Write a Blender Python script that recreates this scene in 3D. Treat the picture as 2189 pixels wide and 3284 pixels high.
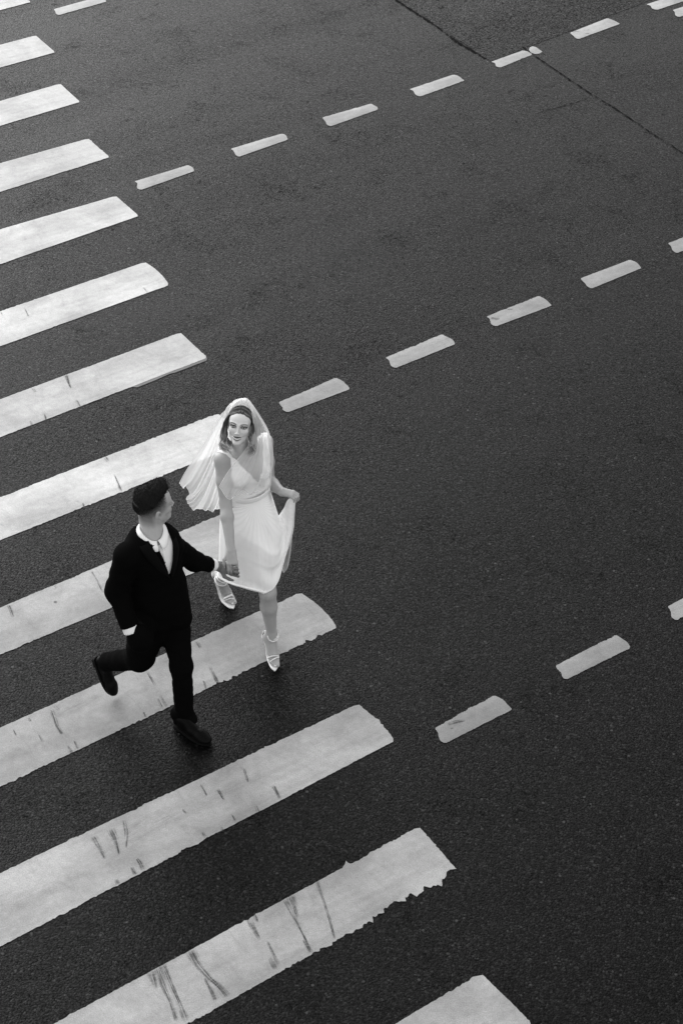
import bpy, bmesh, math, random
import numpy as np
from mathutils import Vector, Matrix

for o in list(bpy.data.objects):
    bpy.data.objects.remove(o, do_unlink=True)
scene = bpy.context.scene
random.seed(7)
RNG = np.random.default_rng(11)

# ------------------------------------------------------------------ camera
CAM = np.array([0.0, -8.95, 8.524])
PITCH = math.radians(39.0135)
ROLL = math.radians(0.4136)
cam_data = bpy.data.cameras.new('camera')
cam = bpy.data.objects.new('camera', cam_data)
scene.collection.objects.link(cam)
scene.camera = cam
_fw = np.array([0, math.cos(PITCH), -math.sin(PITCH)])
_r0 = np.array([1.0, 0, 0])
_u0 = np.cross(_r0, _fw)
_R = math.cos(ROLL) * _r0 + math.sin(ROLL) * _u0
_U = -math.sin(ROLL) * _r0 + math.cos(ROLL) * _u0
m = Matrix.Identity(4)
for i in range(3):
    m[i][0] = _R[i]; m[i][1] = _U[i]; m[i][2] = -_fw[i]; m[i][3] = CAM[i]
cam.matrix_world = m
IW, IH, FPX = 2189.0, 3284.0, 6491.75
cam_data.sensor_fit = 'HORIZONTAL'
cam_data.sensor_width = 24.0
cam_data.lens = FPX / IW * 24.0
cam_data.clip_start = 0.1
cam_data.clip_end = 2000.0

# ------------------------------------------------------------------ sky, sun, exposure
SUN_EL, SUN_AZ = math.radians(28), math.radians(-32)   # azimuth measured from +Y towards +X
world = bpy.data.worlds.new('World')
scene.world = world
world.use_nodes = True
wn = world.node_tree.nodes; wl = world.node_tree.links
wn.clear()
w_out = wn.new('ShaderNodeOutputWorld'); w_bg = wn.new('ShaderNodeBackground')
w_sky = wn.new('ShaderNodeTexSky'); w_bw = wn.new('ShaderNodeRGBToBW')
w_sky.sky_type = 'NISHITA'; w_sky.sun_disc = False
w_sky.sun_elevation = SUN_EL; w_sky.sun_rotation = SUN_AZ
w_sky.air_density = 3.0; w_sky.dust_density = 3.0; w_sky.ozone_density = 1.0
wl.new(w_sky.outputs[0], w_bw.inputs[0]); wl.new(w_bw.outputs[0], w_bg.inputs[0])
w_bg.inputs[1].default_value = 0.15
wl.new(w_bg.outputs[0], w_out.inputs[0])
sun_data = bpy.data.lights.new('sun', 'SUN')
sun_data.energy = 0.68; sun_data.angle = math.radians(60); sun_data.color = (1, 1, 1)
sun = bpy.data.objects.new('sun', sun_data); scene.collection.objects.link(sun)
sd = Vector((math.sin(SUN_AZ) * math.cos(SUN_EL), math.cos(SUN_AZ) * math.cos(SUN_EL), math.sin(SUN_EL)))
sun.rotation_euler = sd.to_track_quat('Z', 'Y').to_euler()
scene.view_settings.view_transform = 'Standard'
scene.view_settings.look = 'None'
scene.view_settings.exposure = 1.20
scene.view_settings.gamma = 1.0
scene.view_settings.use_curve_mapping = False
scene.render.engine = 'CYCLES'

# ------------------------------------------------------------------ helpers
def ray(px, py):
    return _fw + (px - IW / 2) / FPX * _R - (py - IH / 2) / FPX * _U
def at(px, py, z=0.0):
    d = ray(px, py); return CAM + d * ((z - CAM[2]) / d[2])
def aty(px, py, y):
    d = ray(px, py); return CAM + d * ((y - CAM[1]) / d[1])
def unit(v):
    v = np.asarray(v, float); return v / np.linalg.norm(v)

def link_mesh(name, verts, faces, mat, parent=None, smooth=True, mats=None, fmat=None):
    me = bpy.data.meshes.new(name)
    verts = np.asarray(verts, float)
    me.from_pydata([tuple(v) for v in verts.tolist()], [], [tuple(f) for f in (faces.tolist() if hasattr(faces, 'tolist') else faces)])
    for mm in (mats if mats else [mat]):
        me.materials.append(mm)
    if fmat is not None:
        me.polygons.foreach_set('material_index', np.asarray(fmat, np.int32))
    me.polygons.foreach_set('use_smooth', np.full(len(me.polygons), smooth))
    me.update()
    o = bpy.data.objects.new(name, me)
    scene.collection.objects.link(o)
    if parent is not None:
        o.parent = parent
    return o
def tag(o, label=None, cat=None, group=None, kind=None):
    if label: o['label'] = label
    if cat: o['category'] = cat
    if group: o['group'] = group
    if kind: o['kind'] = kind
    return o
def set_color(o, cols):
    me = o.data
    a = me.color_attributes.new('tone', 'FLOAT_COLOR', 'POINT')
    c = np.ones((len(me.vertices), 4), np.float32)
    c[:, :3] = np.asarray(cols, np.float32)[:, None]
    a.data.foreach_set('color', c.ravel())
def set_uv(o, uvv):
    me = o.data
    uv = me.uv_layers.new(name='UVMap')
    li = np.empty(len(me.loops), np.int32); me.loops.foreach_get('vertex_index', li)
    uv.data.foreach_set('uv', np.asarray(uvv, np.float32)[li].ravel())

# ---- node material helper
class NT:
    def __init__(s, name):
        s.m = bpy.data.materials.new(name); s.m.use_nodes = True
        s.n = s.m.node_tree.nodes; s.l = s.m.node_tree.links
        s.b = s.n['Principled BSDF']; s.out = s.n['Material Output']
    def new(s, t, **kw):
        x = s.n.new(t)
        for k, v in kw.items(): setattr(x, k, v)
        return x
    def ln(s, a, b): s.l.new(a, b)
    def math(s, op, a, b=None, c=None, clamp=False):
        x = s.new('ShaderNodeMath', operation=op); x.use_clamp = clamp
        for i, v in enumerate((a, b, c)):
            if v is None: continue
            if isinstance(v, (int, float)): x.inputs[i].default_value = v
            else: s.ln(v, x.inputs[i])
        return x.outputs[0]
    def obj(s):
        return s.new('ShaderNodeTexCoord').outputs['Object']
    def mapping(s, vec, scale=(1, 1, 1), rot=(0, 0, 0), loc=(0, 0, 0)):
        x = s.new('ShaderNodeMapping'); x.inputs['Scale'].default_value = scale
        x.inputs['Rotation'].default_value = rot; x.inputs['Location'].default_value = loc
        s.ln(vec, x.inputs[0]); return x.outputs[0]
    def noise(s, vec, scale, detail=4, rough=.55, dist=0):
        x = s.new('ShaderNodeTexNoise'); x.inputs['Scale'].default_value = scale
        x.inputs['Detail'].default_value = detail; x.inputs['Roughness'].default_value = rough
        x.inputs['Distortion'].default_value = dist
        s.ln(vec, x.inputs['Vector']); return x.outputs['Fac']
    def voro(s, vec, scale, feature='F1', out='Distance'):
        x = s.new('ShaderNodeTexVoronoi', feature=feature); x.inputs['Scale'].default_value = scale
        s.ln(vec, x.inputs['Vector']); return x.outputs[out]
    def ramp(s, v, a, b, lo=0.0, hi=1.0):
        x = s.new('ShaderNodeMapRange'); x.clamp = True
        s.ln(v, x.inputs[0]); x.inputs[1].default_value = a; x.inputs[2].default_value = b
        x.inputs[3].default_value = lo; x.inputs[4].default_value = hi
        return x.outputs[0]
    def bump(s, h, strength, dist=.01):
        x = s.new('ShaderNodeBump'); x.inputs['Strength'].default_value = strength
        x.inputs['Distance'].default_value = dist; s.ln(h, x.inputs['Height'])
        s.ln(x.outputs[0], s.b.inputs['Normal']); return x
    def base(s, v):
        if isinstance(v, (int, float)): s.b.inputs['Base Color'].default_value = (v, v, v, 1)
        else: s.ln(v, s.b.inputs['Base Color'])
    def attr(s):
        x = s.new('ShaderNodeAttribute'); x.attribute_name = 'tone'; return x.outputs['Fac']
    def rough(s, v, spec=.5):
        s.b.inputs['Roughness'].default_value = v; s.b.inputs['Specular IOR Level'].default_value = spec

# ------------------------------------------------------------------ signed-distance sculpting
class Field:
    """a list of shapes blended into one continuous surface"""
    def __init__(s): s.ops = []
    def add(s, fn, lo, hi, k=.01, mode='u'):
        s.ops.append((fn, np.asarray(lo, float), np.asarray(hi, float), k, mode)); return s
    def cone(s, a, b, r1, r2, k=.01, mode='u', flat=None):
        a = np.asarray(a, float); b = np.asarray(b, float); ba = b - a; bb = ba @ ba + 1e-12
        def fn(X, Y, Z):
            x = X - a[0]; y = Y - a[1]; z = Z - a[2]
            h = np.clip((x * ba[0] + y * ba[1] + z * ba[2]) / bb, 0, 1)
            x = x - ba[0] * h; y = y - ba[1] * h; z = z - ba[2] * h
            if flat is not None:
                n, sc = flat; t = (x * n[0] + y * n[1] + z * n[2]) * (sc - 1)
                x = x + n[0] * t; y = y + n[1] * t; z = z + n[2] * t
            d = np.sqrt(x * x + y * y + z * z) - (r1 + (r2 - r1) * h)
            return d if flat is None or flat[1] <= 1 else d / (1 + .5 * (flat[1] - 1))
        r = max(r1, r2) * (1 if flat is None or flat[1] >= 1 else 1 / flat[1])
        return s.add(fn, np.minimum(a, b) - r, np.maximum(a, b) + r, k, mode)
    def chain(s, pts, rs, k=.01, flat=None, mode='u'):
        for i in range(len(pts) - 1): s.cone(pts[i], pts[i + 1], rs[i], rs[i + 1], k, mode, flat)
        return s
    def ell(s, c, r, M=None, k=.01, mode='u'):
        c = np.asarray(c, float); r = np.asarray(r, float)
        M = np.eye(3) if M is None else np.asarray(M, float)
        ext = np.sqrt(((M * r[:, None]) ** 2).sum(0))
        def fn(X, Y, Z):
            x = X - c[0]; y = Y - c[1]; z = Z - c[2]
            q = [(M[i, 0] * x + M[i, 1] * y + M[i, 2] * z) for i in range(3)]
            k0 = np.sqrt(sum((q[i] / r[i]) ** 2 for i in range(3)))
            k1 = np.sqrt(sum((q[i] / r[i] ** 2) ** 2 for i in range(3))) + 1e-9
            return k0 * (k0 - 1) / k1
        return s.add(fn, c - ext, c + ext, k, mode)
    def box(s, c, h, M=None, rd=.005, k=.005, mode='u'):
        c = np.asarray(c, float); h = np.asarray(h, float) - rd
        M = np.eye(3) if M is None else np.asarray(M, float)
        ext = (np.abs(M) * (h + rd)[:, None]).sum(0)
        def fn(X, Y, Z):
            x = X - c[0]; y = Y - c[1]; z = Z - c[2]
            q = [np.abs(M[i, 0] * x + M[i, 1] * y + M[i, 2] * z) - h[i] for i in range(3)]
            return np.sqrt(sum(np.maximum(a, 0) ** 2 for a in q)) + np.minimum(np.maximum(np.maximum(q[0], q[1]), q[2]), 0) - rd
        return s.add(fn, c - ext, c + ext, k, mode)
    def group(s, other, k, mode='u'):
        """union of another field evaluated on its own, then blended as one shape"""
        lo = np.min([o[1] for o in other.ops if o[4] == 'u'], 0); hi = np.max([o[2] for o in other.ops if o[4] == 'u'], 0)
        s.ops.append((other, lo, hi, k, mode)); return s
    def eval(s, xs, ys, zs):
        D = np.full((len(xs), len(ys), len(zs)), .06, np.float32)
        for fn, lo, hi, k, mode in s.ops:
            pad = k + .012 if mode in 'us' else 0
            if lo is None or not np.isfinite(lo).all():
                sl = [slice(0, len(xs)), slice(0, len(ys)), slice(0, len(zs))]
            else:
                sl = []
                for ax, v in enumerate((xs, ys, zs)):
                    sl.append(slice(np.searchsorted(v, lo[ax] - pad), np.searchsorted(v, hi[ax] + pad)))
            if any(q.stop <= q.start for q in sl): continue
            x, y, z = xs[sl[0]], ys[sl[1]], zs[sl[2]]
            if isinstance(fn, Field): d = fn.eval(x, y, z)
            else: d = fn(x[:, None, None].astype(np.float32), y[None, :, None].astype(np.float32), z[None, None, :].astype(np.float32))
            cur = D[sl[0], sl[1], sl[2]]
            if mode == 'u':
                h = np.maximum(k - np.abs(cur - d), 0) / k
                new = np.minimum(cur, d) - h * h * k * .25
            elif mode == 's':
                d = -d; h = np.maximum(k - np.abs(cur - d), 0) / k
                new = np.maximum(cur, d) + h * h * k * .25
            elif mode == 'i':
                new = np.maximum(cur, d)
            elif mode == '+':
                new = cur + d
            D[sl[0], sl[1], sl[2]] = new
        return D

def surface_nets(D, xs, ys, zs):
    ins = D < 0
    nx, ny, nz = D.shape
    cnt = np.zeros((nx - 1, ny - 1, nz - 1), np.uint8)
    for a in (0, 1):
        for b in (0, 1):
            for c in (0, 1):
                cnt += ins[a:nx - 1 + a, b:ny - 1 + b, c:nz - 1 + c]
    act = (cnt > 0) & (cnt < 8)
    I = np.argwhere(act)
    idx = np.full(act.shape, -1, np.int64); idx[act] = np.arange(len(I))
    acc = np.zeros((len(I), 3)); n = np.zeros(len(I))
    i, j, k = I.T
    for ax in range(3):
        for a in (0, 1):
            for b in (0, 1):
                o0 = [0, 0, 0]; oth = [q for q in range(3) if q != ax]
                o0[oth[0]] = a; o0[oth[1]] = b; o1 = list(o0); o1[ax] = 1
                d0 = D[i + o0[0], j + o0[1], k + o0[2]]; d1 = D[i + o1[0], j + o1[1], k + o1[2]]
                cr = (d0 < 0) != (d1 < 0)
                t = np.where(cr, d0 / np.where(cr, d0 - d1, 1), 0)
                p = np.zeros((len(I), 3))
                for q in range(3): p[:, q] = o0[q] + (t if q == ax else 0)
                acc += p * cr[:, None]; n += cr
    f = acc / n[:, None]
    def pos(v, ii, fr): return v[ii] + (v[ii + 1] - v[ii]) * fr
    V = np.stack([pos(xs, i, f[:, 0]), pos(ys, j, f[:, 1]), pos(zs, k, f[:, 2])], 1)
    quads = []
    for ax in range(3):
        sh = [slice(None)] * 3; sh2 = [slice(None)] * 3
        sh[ax] = slice(0, -1); sh2[ax] = slice(1, None)
        A = ins[tuple(sh)]; B = ins[tuple(sh2)]
        E = np.argwhere(A != B)
        o = [q for q in range(3) if q != ax]
        if ax == 1: o = o[::-1]
        ok = np.ones(len(E), bool)
        for q in o: ok &= (E[:, q] > 0) & (E[:, q] < D.shape[q] - 1)
        E = E[ok]
        ce = []
        for da, db in ((-1, -1), (0, -1), (0, 0), (-1, 0)):
            e = E.copy(); e[:, o[0]] += da; e[:, o[1]] += db
            ce.append(idx[e[:, 0], e[:, 1], e[:, 2]])
        Q = np.stack(ce, 1)
        flip = ~ins[E[:, 0], E[:, 1], E[:, 2]]
        Q[flip] = Q[flip][:, ::-1]
        quads.append(Q)
    return V, np.concatenate(quads)

def smooth_mesh(V, Q, it=1, lam=.5):
    for _ in range(it):
        S = np.zeros_like(V); n = np.zeros(len(V))
        for a in range(4):
            b = (a + 1) % 4
            np.add.at(S, Q[:, a], V[Q[:, b]]); np.add.at(n, Q[:, a], 1)
            np.add.at(S, Q[:, b], V[Q[:, a]]); np.add.at(n, Q[:, b], 1)
        n = np.maximum(n, 1)
        V = V + lam * (S / n[:, None] - V)
    return V

def axis(lo, hi, coarse, zones=()):
    """grid coordinates: coarse step, with finer steps inside the given zones (lo, hi, step)"""
    out = [lo]
    while out[-1] < hi:
        st = coarse
        for a, b, q in zones:
            if a - .004 <= out[-1] <= b: st = min(st, q)
        out.append(out[-1] + st)
    return np.array(out)

def carve(field, lo, hi, step, sm=1, zones=None):
    zones = zones or ((), (), ())
    ax = [axis(lo[q], hi[q], step, zones[q]) for q in range(3)]
    D = field.eval(*ax)
    V, Q = surface_nets(D, *ax)
    if sm: V = smooth_mesh(V, Q, sm, .4)
    return V, Q

def bbox(field, pad=.02):
    lo = np.min([o[1] for o in field.ops if o[4] == 'u'], 0) - pad
    hi = np.max([o[2] for o in field.ops if o[4] == 'u'], 0) + pad
    return lo, hi

def catmull(P, n, closed=False):
    P = np.asarray(P, float); m_ = len(P)
    t = np.linspace(0, m_ if closed else m_ - 1, n, endpoint=not closed)
    out = []
    for s_ in t:
        i = min(int(s_), m_ - 1 if closed else m_ - 2); f = s_ - i
        if closed: p0, p1, p2, p3 = P[(i - 1) % m_], P[i % m_], P[(i + 1) % m_], P[(i + 2) % m_]
        else:
            p1, p2 = P[i], P[i + 1]
            p0 = P[i - 1] if i > 0 else 2 * p1 - p2
            p3 = P[i + 2] if i + 2 < m_ else 2 * p2 - p1
        out.append(.5 * ((2 * p1) + (-p0 + p2) * f + (2 * p0 - 5 * p1 + 4 * p2 - p3) * f * f + (-p0 + 3 * p1 - 3 * p2 + p3) * f ** 3))
    return np.array(out)

def tube(path, radii, n=6, close=False):
    """vertices and faces of a tube round a path"""
    path = np.asarray(path, float); N = len(path)
    radii = np.broadcast_to(radii, (N,))
    V = []; F = []
    T = np.gradient(path, axis=0)
    ref = np.array([.31, .17, .93])
    for i in range(N):
        t = unit(T[i] + 1e-9); a = np.cross(t, ref); 
        a = unit(a); b = np.cross(t, a)
        for q in range(n):
            w = 2 * math.pi * q / n
            V.append(path[i] + radii[i] * (math.cos(w) * a + math.sin(w) * b))
    for i in range(N - 1):
        for q in range(n):
            F.append((i * n + q, i * n + (q + 1) % n, (i + 1) * n + (q + 1) % n, (i + 1) * n + q))
    if close:
        for q in range(n):
            F.append(((N - 1) * n + q, (N - 1) * n + (q + 1) % n, (q + 1) % n, q))
    else:
        F.append(tuple(range(n))[::-1]); F.append(tuple((N - 1) * n + q for q in range(n)))
    return V, F
class MB:
    def __init__(s): s.V = []; s.F = []; s.c = []
    def add(s, V, F, c=None):
        b = len(s.V); s.V += [tuple(v) for v in V]; s.F += [tuple(i + b for i in f) for f in F]
        if c is not None: s.c += list(np.broadcast_to(c, (len(V),)))
    def build(s, name, mat, parent=None, smooth=True):
        o = link_mesh(name, s.V, s.F, mat, parent, smooth)
        if s.c: set_color(o, s.c)
        return o
def grid_faces(nu, nv, wrap=False):
    F = []
    for i in range(nu if wrap else nu - 1):
        for j in range(nv - 1):
            a = i * nv + j; b = ((i + 1) % nu) * nv + j
            F.append((a, b, b + 1, a + 1))
    return F
def sheet_solid(o, th):
    md = o.modifiers.new('thickness', 'SOLIDIFY'); md.thickness = th; md.offset = 0
    return o

# ================================================================== ROAD
def mat_asphalt(name, base, coarse=1.0, lightness=1.0):
    n = NT(name); v = n.obj()
    vv = n.mapping(v, (1, 1, 0))
    cell = n.new('ShaderNodeTexVoronoi'); cell.inputs['Scale'].default_value = 95 / coarse
    n.ln(vv, cell.inputs['Vector'])
    cbw = n.new('ShaderNodeSeparateColor'); n.ln(cell.outputs['Color'], cbw.inputs[0])
    stone = n.math('POWER', cbw.outputs[0], 2.2)
    spark = n.ramp(cbw.outputs[1], .955, .99)
    big = n.new('ShaderNodeTexVoronoi'); big.inputs['Scale'].default_value = 38 / coarse
    n.ln(vv, big.inputs['Vector'])
    bbw = n.new('ShaderNodeSeparateColor'); n.ln(big.outputs['Color'], bbw.inputs[0])
    bright = n.math('MULTIPLY', n.ramp(bbw.outputs[0], .968, .998), n.ramp(big.outputs['Distance'], .42, .22))
    fine = n.noise(vv, 210, 3, .7)
    mid = n.noise(vv, 22, 5, .65)
    macro = n.noise(vv, .55, 4, .55, .3)
    pits = n.ramp(n.noise(vv, 7.0, 5, .62), .62, .76)
    fpits = n.ramp(n.noise(vv, 45.0, 3, .6), .60, .74)
    x = n.math('MULTIPLY_ADD', stone, 1.1, .35)
    x = n.math('MULTIPLY', x, n.math('MULTIPLY_ADD', fine, 1.3, .35))
    x = n.math('MULTIPLY', x, n.math('MULTIPLY_ADD', mid, 1.1, .45))
    x = n.math('MULTIPLY', x, n.math('MULTIPLY_ADD', macro, .9, .55))
    x = n.math('MULTIPLY', x, n.math('MULTIPLY_ADD', pits, -.45, 1.0))
    x = n.math('MULTIPLY', x, n.math('MULTIPLY_ADD', fpits, -.5, 1.0))
    x = n.math('MULTIPLY', x, base)
    x = n.math('MULTIPLY_ADD', spark, base * 14, x)
    x = n.math('MULTIPLY_ADD', bright, .16 * lightness, x)
    gst = n.math('MULTIPLY', n.math('POWER', n.ramp(bbw.outputs[1], .70, 1.0), 1.6), n.ramp(big.outputs['Distance'], .50, .25))
    x = n.math('MULTIPLY_ADD', gst, .045 * lightness, x)
    sml = n.math('POWER', n.ramp(cbw.outputs[2], .80, 1.0), 1.5)
    x = n.math('MULTIPLY_ADD', sml, .050 * lightness, x)
    n.base(x)
    hgt = n.math('ADD', n.math('MULTIPLY', cell.outputs['Distance'], -.8), n.math('MULTIPLY', fine, .6))
    hgt = n.math('MULTIPLY_ADD', mid, .3, hgt)
    n.bump(hgt, .34 * coarse, .006)
    n.ln(n.math('MULTIPLY_ADD', mid, .20, .24), n.b.inputs['Roughness'])
    n.b.inputs['Specular IOR Level'].default_value = .09
    # voids between the stones swallow light
    dk = n.new('ShaderNodeBsdfDiffuse'); dk.inputs[0].default_value = (.003, .003, .003, 1)
    c1 = n.ramp(n.noise(vv, 82 / coarse, 3, .75), .42, .62)
    c2 = n.ramp(n.noise(n.mapping(vv, (1, 1, 1), (0, 0, .5)), 30 / coarse, 4, .65), .50, .74)
    tyre = n.noise(n.mapping(n.mapping(vv, (1, 1, 1), (0, 0, -ROWANG)), (.16, 1.1, 1)), 1.0, 4, .6, .3)
    blot = n.math('MULTIPLY', n.ramp(n.noise(vv, 2.3, 6, .70, .5), .53, .66), n.ramp(n.noise(vv, 26, 3, .6), .40, .66))
    cav = n.math('MULTIPLY_ADD', c1, .74, n.math('MULTIPLY', c2, .38))
    cav = n.math('MULTIPLY_ADD', n.ramp(tyre, .36, .68, -.07, .09), 1.0, cav)
    cav = n.math('MULTIPLY_ADD', blot, .42, cav)
    cav = n.math('MULTIPLY_ADD', pits, .45, cav, clamp=True)
    cav = n.math('ADD', cav, 0.0 if coarse == 1.0 else .09, clamp=True)
    cav = n.math('MULTIPLY', cav, .95 if coarse == 1.0 else .97)
    cav = n.math('MULTIPLY', cav, n.math('SUBTRACT', 1.0, n.math('MAXIMUM', bright, n.math('MULTIPLY', n.math('MAXIMUM', gst, sml), .8))))
    mx = n.new('ShaderNodeMixShader'); n.ln(cav, mx.inputs[0]); n.ln(n.b.outputs[0], mx.inputs[1]); n.ln(dk.outputs[0], mx.inputs[2])
    n.ln(mx.outputs[0], n.out.inputs[0])
    return n.m

def mat_paint(name, base, wear=.5):
    n = NT(name); v = n.new('ShaderNodeNewGeometry').outputs['Position']; vv = n.mapping(v, (1, 1, 0))
    uvn = n.new('ShaderNodeUVMap'); uvn.uv_map = 'UVMap'
    uv = uvn.outputs[0]
    tone = n.attr()
    macro = n.noise(vv, 2.2, 5, .6, .4)
    band = n.noise(n.mapping(uv, (.55, 5.5, 1)), 1.0, 5, .62, .6)
    streak = n.noise(n.mapping(uv, (13, 3.2, 1), (0, 0, .35)), 1.0, 5, .7, 1.2)
    grain = n.noise(vv, 160, 3, .7)
    mid = n.noise(vv, 26, 4, .65)
    dots = n.ramp(n.noise(vv, 60, 2, .5), .74, .80)
    x = n.math('MULTIPLY_ADD', n.ramp(macro, .38, .68), -.34 * wear, 1.0)
    x = n.math('MULTIPLY', x, n.math('MULTIPLY_ADD', n.ramp(band, .44, .70), -.30 * wear, 1.0))
    x = n.math('MULTIPLY', x, n.math('MULTIPLY_ADD', n.ramp(streak, .55, .78), -.20 * wear, 1.0))
    x = n.math('MULTIPLY', x, n.math('MULTIPLY_ADD', grain, 1.5, .25))
    x = n.math('MULTIPLY', x, n.math('MULTIPLY_ADD', mid, .5, .75))
    x = n.math('MULTIPLY', x, n.math('MULTIPLY_ADD', dots, -.55 * wear, 1.0))
    x = n.math('MULTIPLY', x, n.math('MULTIPLY', tone, base))
    n.base(x)
    n.bump(n.math('ADD', grain, n.math('MULTIPLY', mid, .7)), .35, .004)
    n.rough(.5, .25)
    return n.m
def mat_scuff(name, base):
    """rubber rubbed onto the paint: streaky and thin towards its edges"""
    n = NT(name)
    uvn = n.new('ShaderNodeUVMap'); uvn.uv_map = 'UVMap'
    st = n.noise(n.mapping(uvn.outputs[0], (5, 120, 1)), 1.0, 4, .7)
    gr = n.noise(n.new('ShaderNodeNewGeometry').outputs['Position'], 110, 3, .7)
    fac = n.math('MULTIPLY', n.math('MULTIPLY', n.attr(), .85), n.ramp(st, .40, .64))
    fac = n.math('MULTIPLY', fac, n.math('MULTIPLY_ADD', gr, 1.2, .35), clamp=True)
    n.base(base); n.rough(.7, .3)
    tr = n.new('ShaderNodeBsdfTransparent'); mx = n.new('ShaderNodeMixShader')
    n.ln(fac, mx.inputs[0]); n.ln(tr.outputs[0], mx.inputs[1]); n.ln(n.b.outputs[0], mx.inputs[2])
    n.ln(mx.outputs[0], n.out.inputs[0])
    return n.m
_g = at(884 * 1.396, 822 * 1.396) - at(1332 * 1.396, 640 * 1.396)
ROWANG = math.atan2(_g[1], _g[0])
M_ASPH = mat_asphalt('asphalt', .0012, 1.0, .20)
M_PATCH = mat_asphalt('coarse_asphalt', .0014, 1.5, .15)
M_PAINT = mat_paint('worn_road_paint', .405, 1.0)
M_SCUFF = mat_scuff('scuffed_paint', .035)
M_TAR = NT('tar_filled_crack'); M_TAR.base(.0030); M_TAR.rough(.9, .05); M_TAR = M_TAR.m

road = link_mesh('road', [(-160, -160, 0), (160, -160, 0), (160, 160, 0), (-160, 160, 0)], [(0, 1, 2, 3)], M_ASPH)
tag(road, kind='structure')

def fnoise1(n_, amp, rough=.6, seed=0):
    r = np.random.default_rng(seed); t = np.arange(n_); out = np.zeros(n_)
    for o_, (per, a) in enumerate(((40, .22), (14, .16), (5, .30), (2, .42), (1, .40))):
        k = r.normal(size=n_ // per + 3)
        out += a * np.interp(t / per, np.arange(len(k)), k)
    return out * amp
def edge(a, b, amp, seed, step=.011):
    """points from a to b with a ragged sideways wobble"""
    L_ = np.linalg.norm(b - a); n_ = max(int(L_ / step), 4)
    t = np.linspace(0, 1, n_)[:, None]
    P = a + (b - a) * t
    nrm = np.array([-(b - a)[1], (b - a)[0], 0]) / L_
    w = np.minimum(np.minimum(t[:, 0], 1 - t[:, 0]) * n_ / 3, 1)
    rr = np.random.default_rng(seed + 9000)
    env = np.interp(np.linspace(0, 1, n_), np.linspace(0, 1, max(n_ // 14, 3)), rr.random(max(n_ // 14, 3)) ** 2.0 * 1.3 + .2)
    return P + nrm * (fnoise1(n_, amp, seed=seed) * w * env)[:, None]
def poly_fill(bm, pts, z, mi, lay=None):
    vs = [bm.verts.new((p[0], p[1], z)) for p in pts]
    es = [bm.edges.new((vs[i], vs[(i + 1) % len(vs)])) for i in range(len(vs))]
    r = bmesh.ops.triangle_fill(bm, edges=es, use_beauty=True)
    for f in r['geom']:
        if isinstance(f, bmesh.types.BMFace):
            f.material_index = mi
            if f.normal.z < 0: f.normal_flip()
def marking(name, loops, tone, org, du, marks=(), ghost=None):
    """one painted marking: ragged outline, soft tyre scuffs across it as a second material"""
    bm = bmesh.new()
    for L_ in loops: poly_fill(bm, L_, .0030, 0)
    n0 = len(bm.verts)
    if ghost is not None: poly_fill(bm, ghost, .0030, 0)
    n1 = len(bm.verts)
    alpha = []; muv = []
    for q, (P_, A_, U_) in enumerate(marks):
        vs = [bm.verts.new((p[0], p[1], .0040 + .00002 * q)) for p in P_.reshape(-1, 3)]
        nc = P_.shape[1]
        for i_ in range(P_.shape[0] - 1):
            for j_ in range(nc - 1):
                f_ = bm.faces.new((vs[i_ * nc + j_], vs[(i_ + 1) * nc + j_], vs[(i_ + 1) * nc + j_ + 1], vs[i_ * nc + j_ + 1])); f_.material_index = 1
        alpha += A_.ravel().tolist(); muv += U_.reshape(-1, 2).tolist()
    o3 = np.mean([p for L_ in loops for p in L_], 0)
    me = bpy.data.meshes.new(name)
    bm.to_mesh(me); bm.free()
    V = np.array([v.co[:] for v in me.vertices])
    dv = np.array([-du[1], du[0], 0])
    uv = np.stack([(V - org) @ du, (V - org) @ dv], 1)
    if muv: uv[n1:] = muv
    V2 = V - np.array([o3[0], o3[1], 0])
    me.vertices.foreach_set('co', V2.ravel())
    me.materials.append(M_PAINT); me.materials.append(M_SCUFF)
    me.update()
    o = bpy.data.objects.new(name, me); scene.collection.objects.link(o)
    o.location = (o3[0], o3[1], 0)
    set_uv(o, uv)
    tt = np.full(len(V), tone); tt[n0:n1] = .22
    if alpha: tt[n1:] = alpha
    set_color(o, tt)
    return o
def scuff(pts, seed, org=(0, 0), sc=1.4255, k=1.0):
    """ribbon along (x, y, width) points in photo measure; opacity fades to its edges and ends"""
    P = np.array([[org[0] + p[0] / sc, org[1] + p[1] / sc] for p in pts]); Wd = np.array([p[2] / sc for p in pts])
    n_ = 10 * (len(pts) - 1) + 4
    t = np.linspace(0, len(pts) - 1, n_)
    X = np.stack([np.interp(t, np.arange(len(pts)), P[:, q]) for q in (0, 1)], 1); w_ = np.interp(t, np.arange(len(pts)), Wd) * .0026
    G = np.array([at(*q) for q in X])
    T = np.gradient(G, axis=0); N_ = np.stack([-T[:, 1], T[:, 0], 0 * T[:, 0]], 1); N_ /= np.linalg.norm(N_, axis=1)[:, None] + 1e-9
    c_ = np.array([-1, -.6, -.2, .2, .6, 1]); al = np.array([0, .75, 1.25, 1.25, .75, 0])
    r = np.random.default_rng(seed)
    hw = (w_ * .60 + .003)
    S = G[:, None] + N_[:, None] * (hw[:, None] * c_[None])[..., None]
    e_ = np.clip(np.minimum(np.arange(n_), n_ - 1 - np.arange(n_)) / 2.5, 0, 1)
    A = al[None] * e_[:, None] * (1 + .25 * r.normal(size=(n_, 1)))
    ln_ = np.concatenate([[0], np.cumsum(np.linalg.norm(np.diff(G, axis=0), axis=1))])
    U = np.stack([np.broadcast_to(ln_[:, None] + seed * .37, A.shape), hw[:, None] * c_[None] + seed * .11], 2)
    return [(S, A.clip(0, 1.3) * k, U)]

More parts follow.
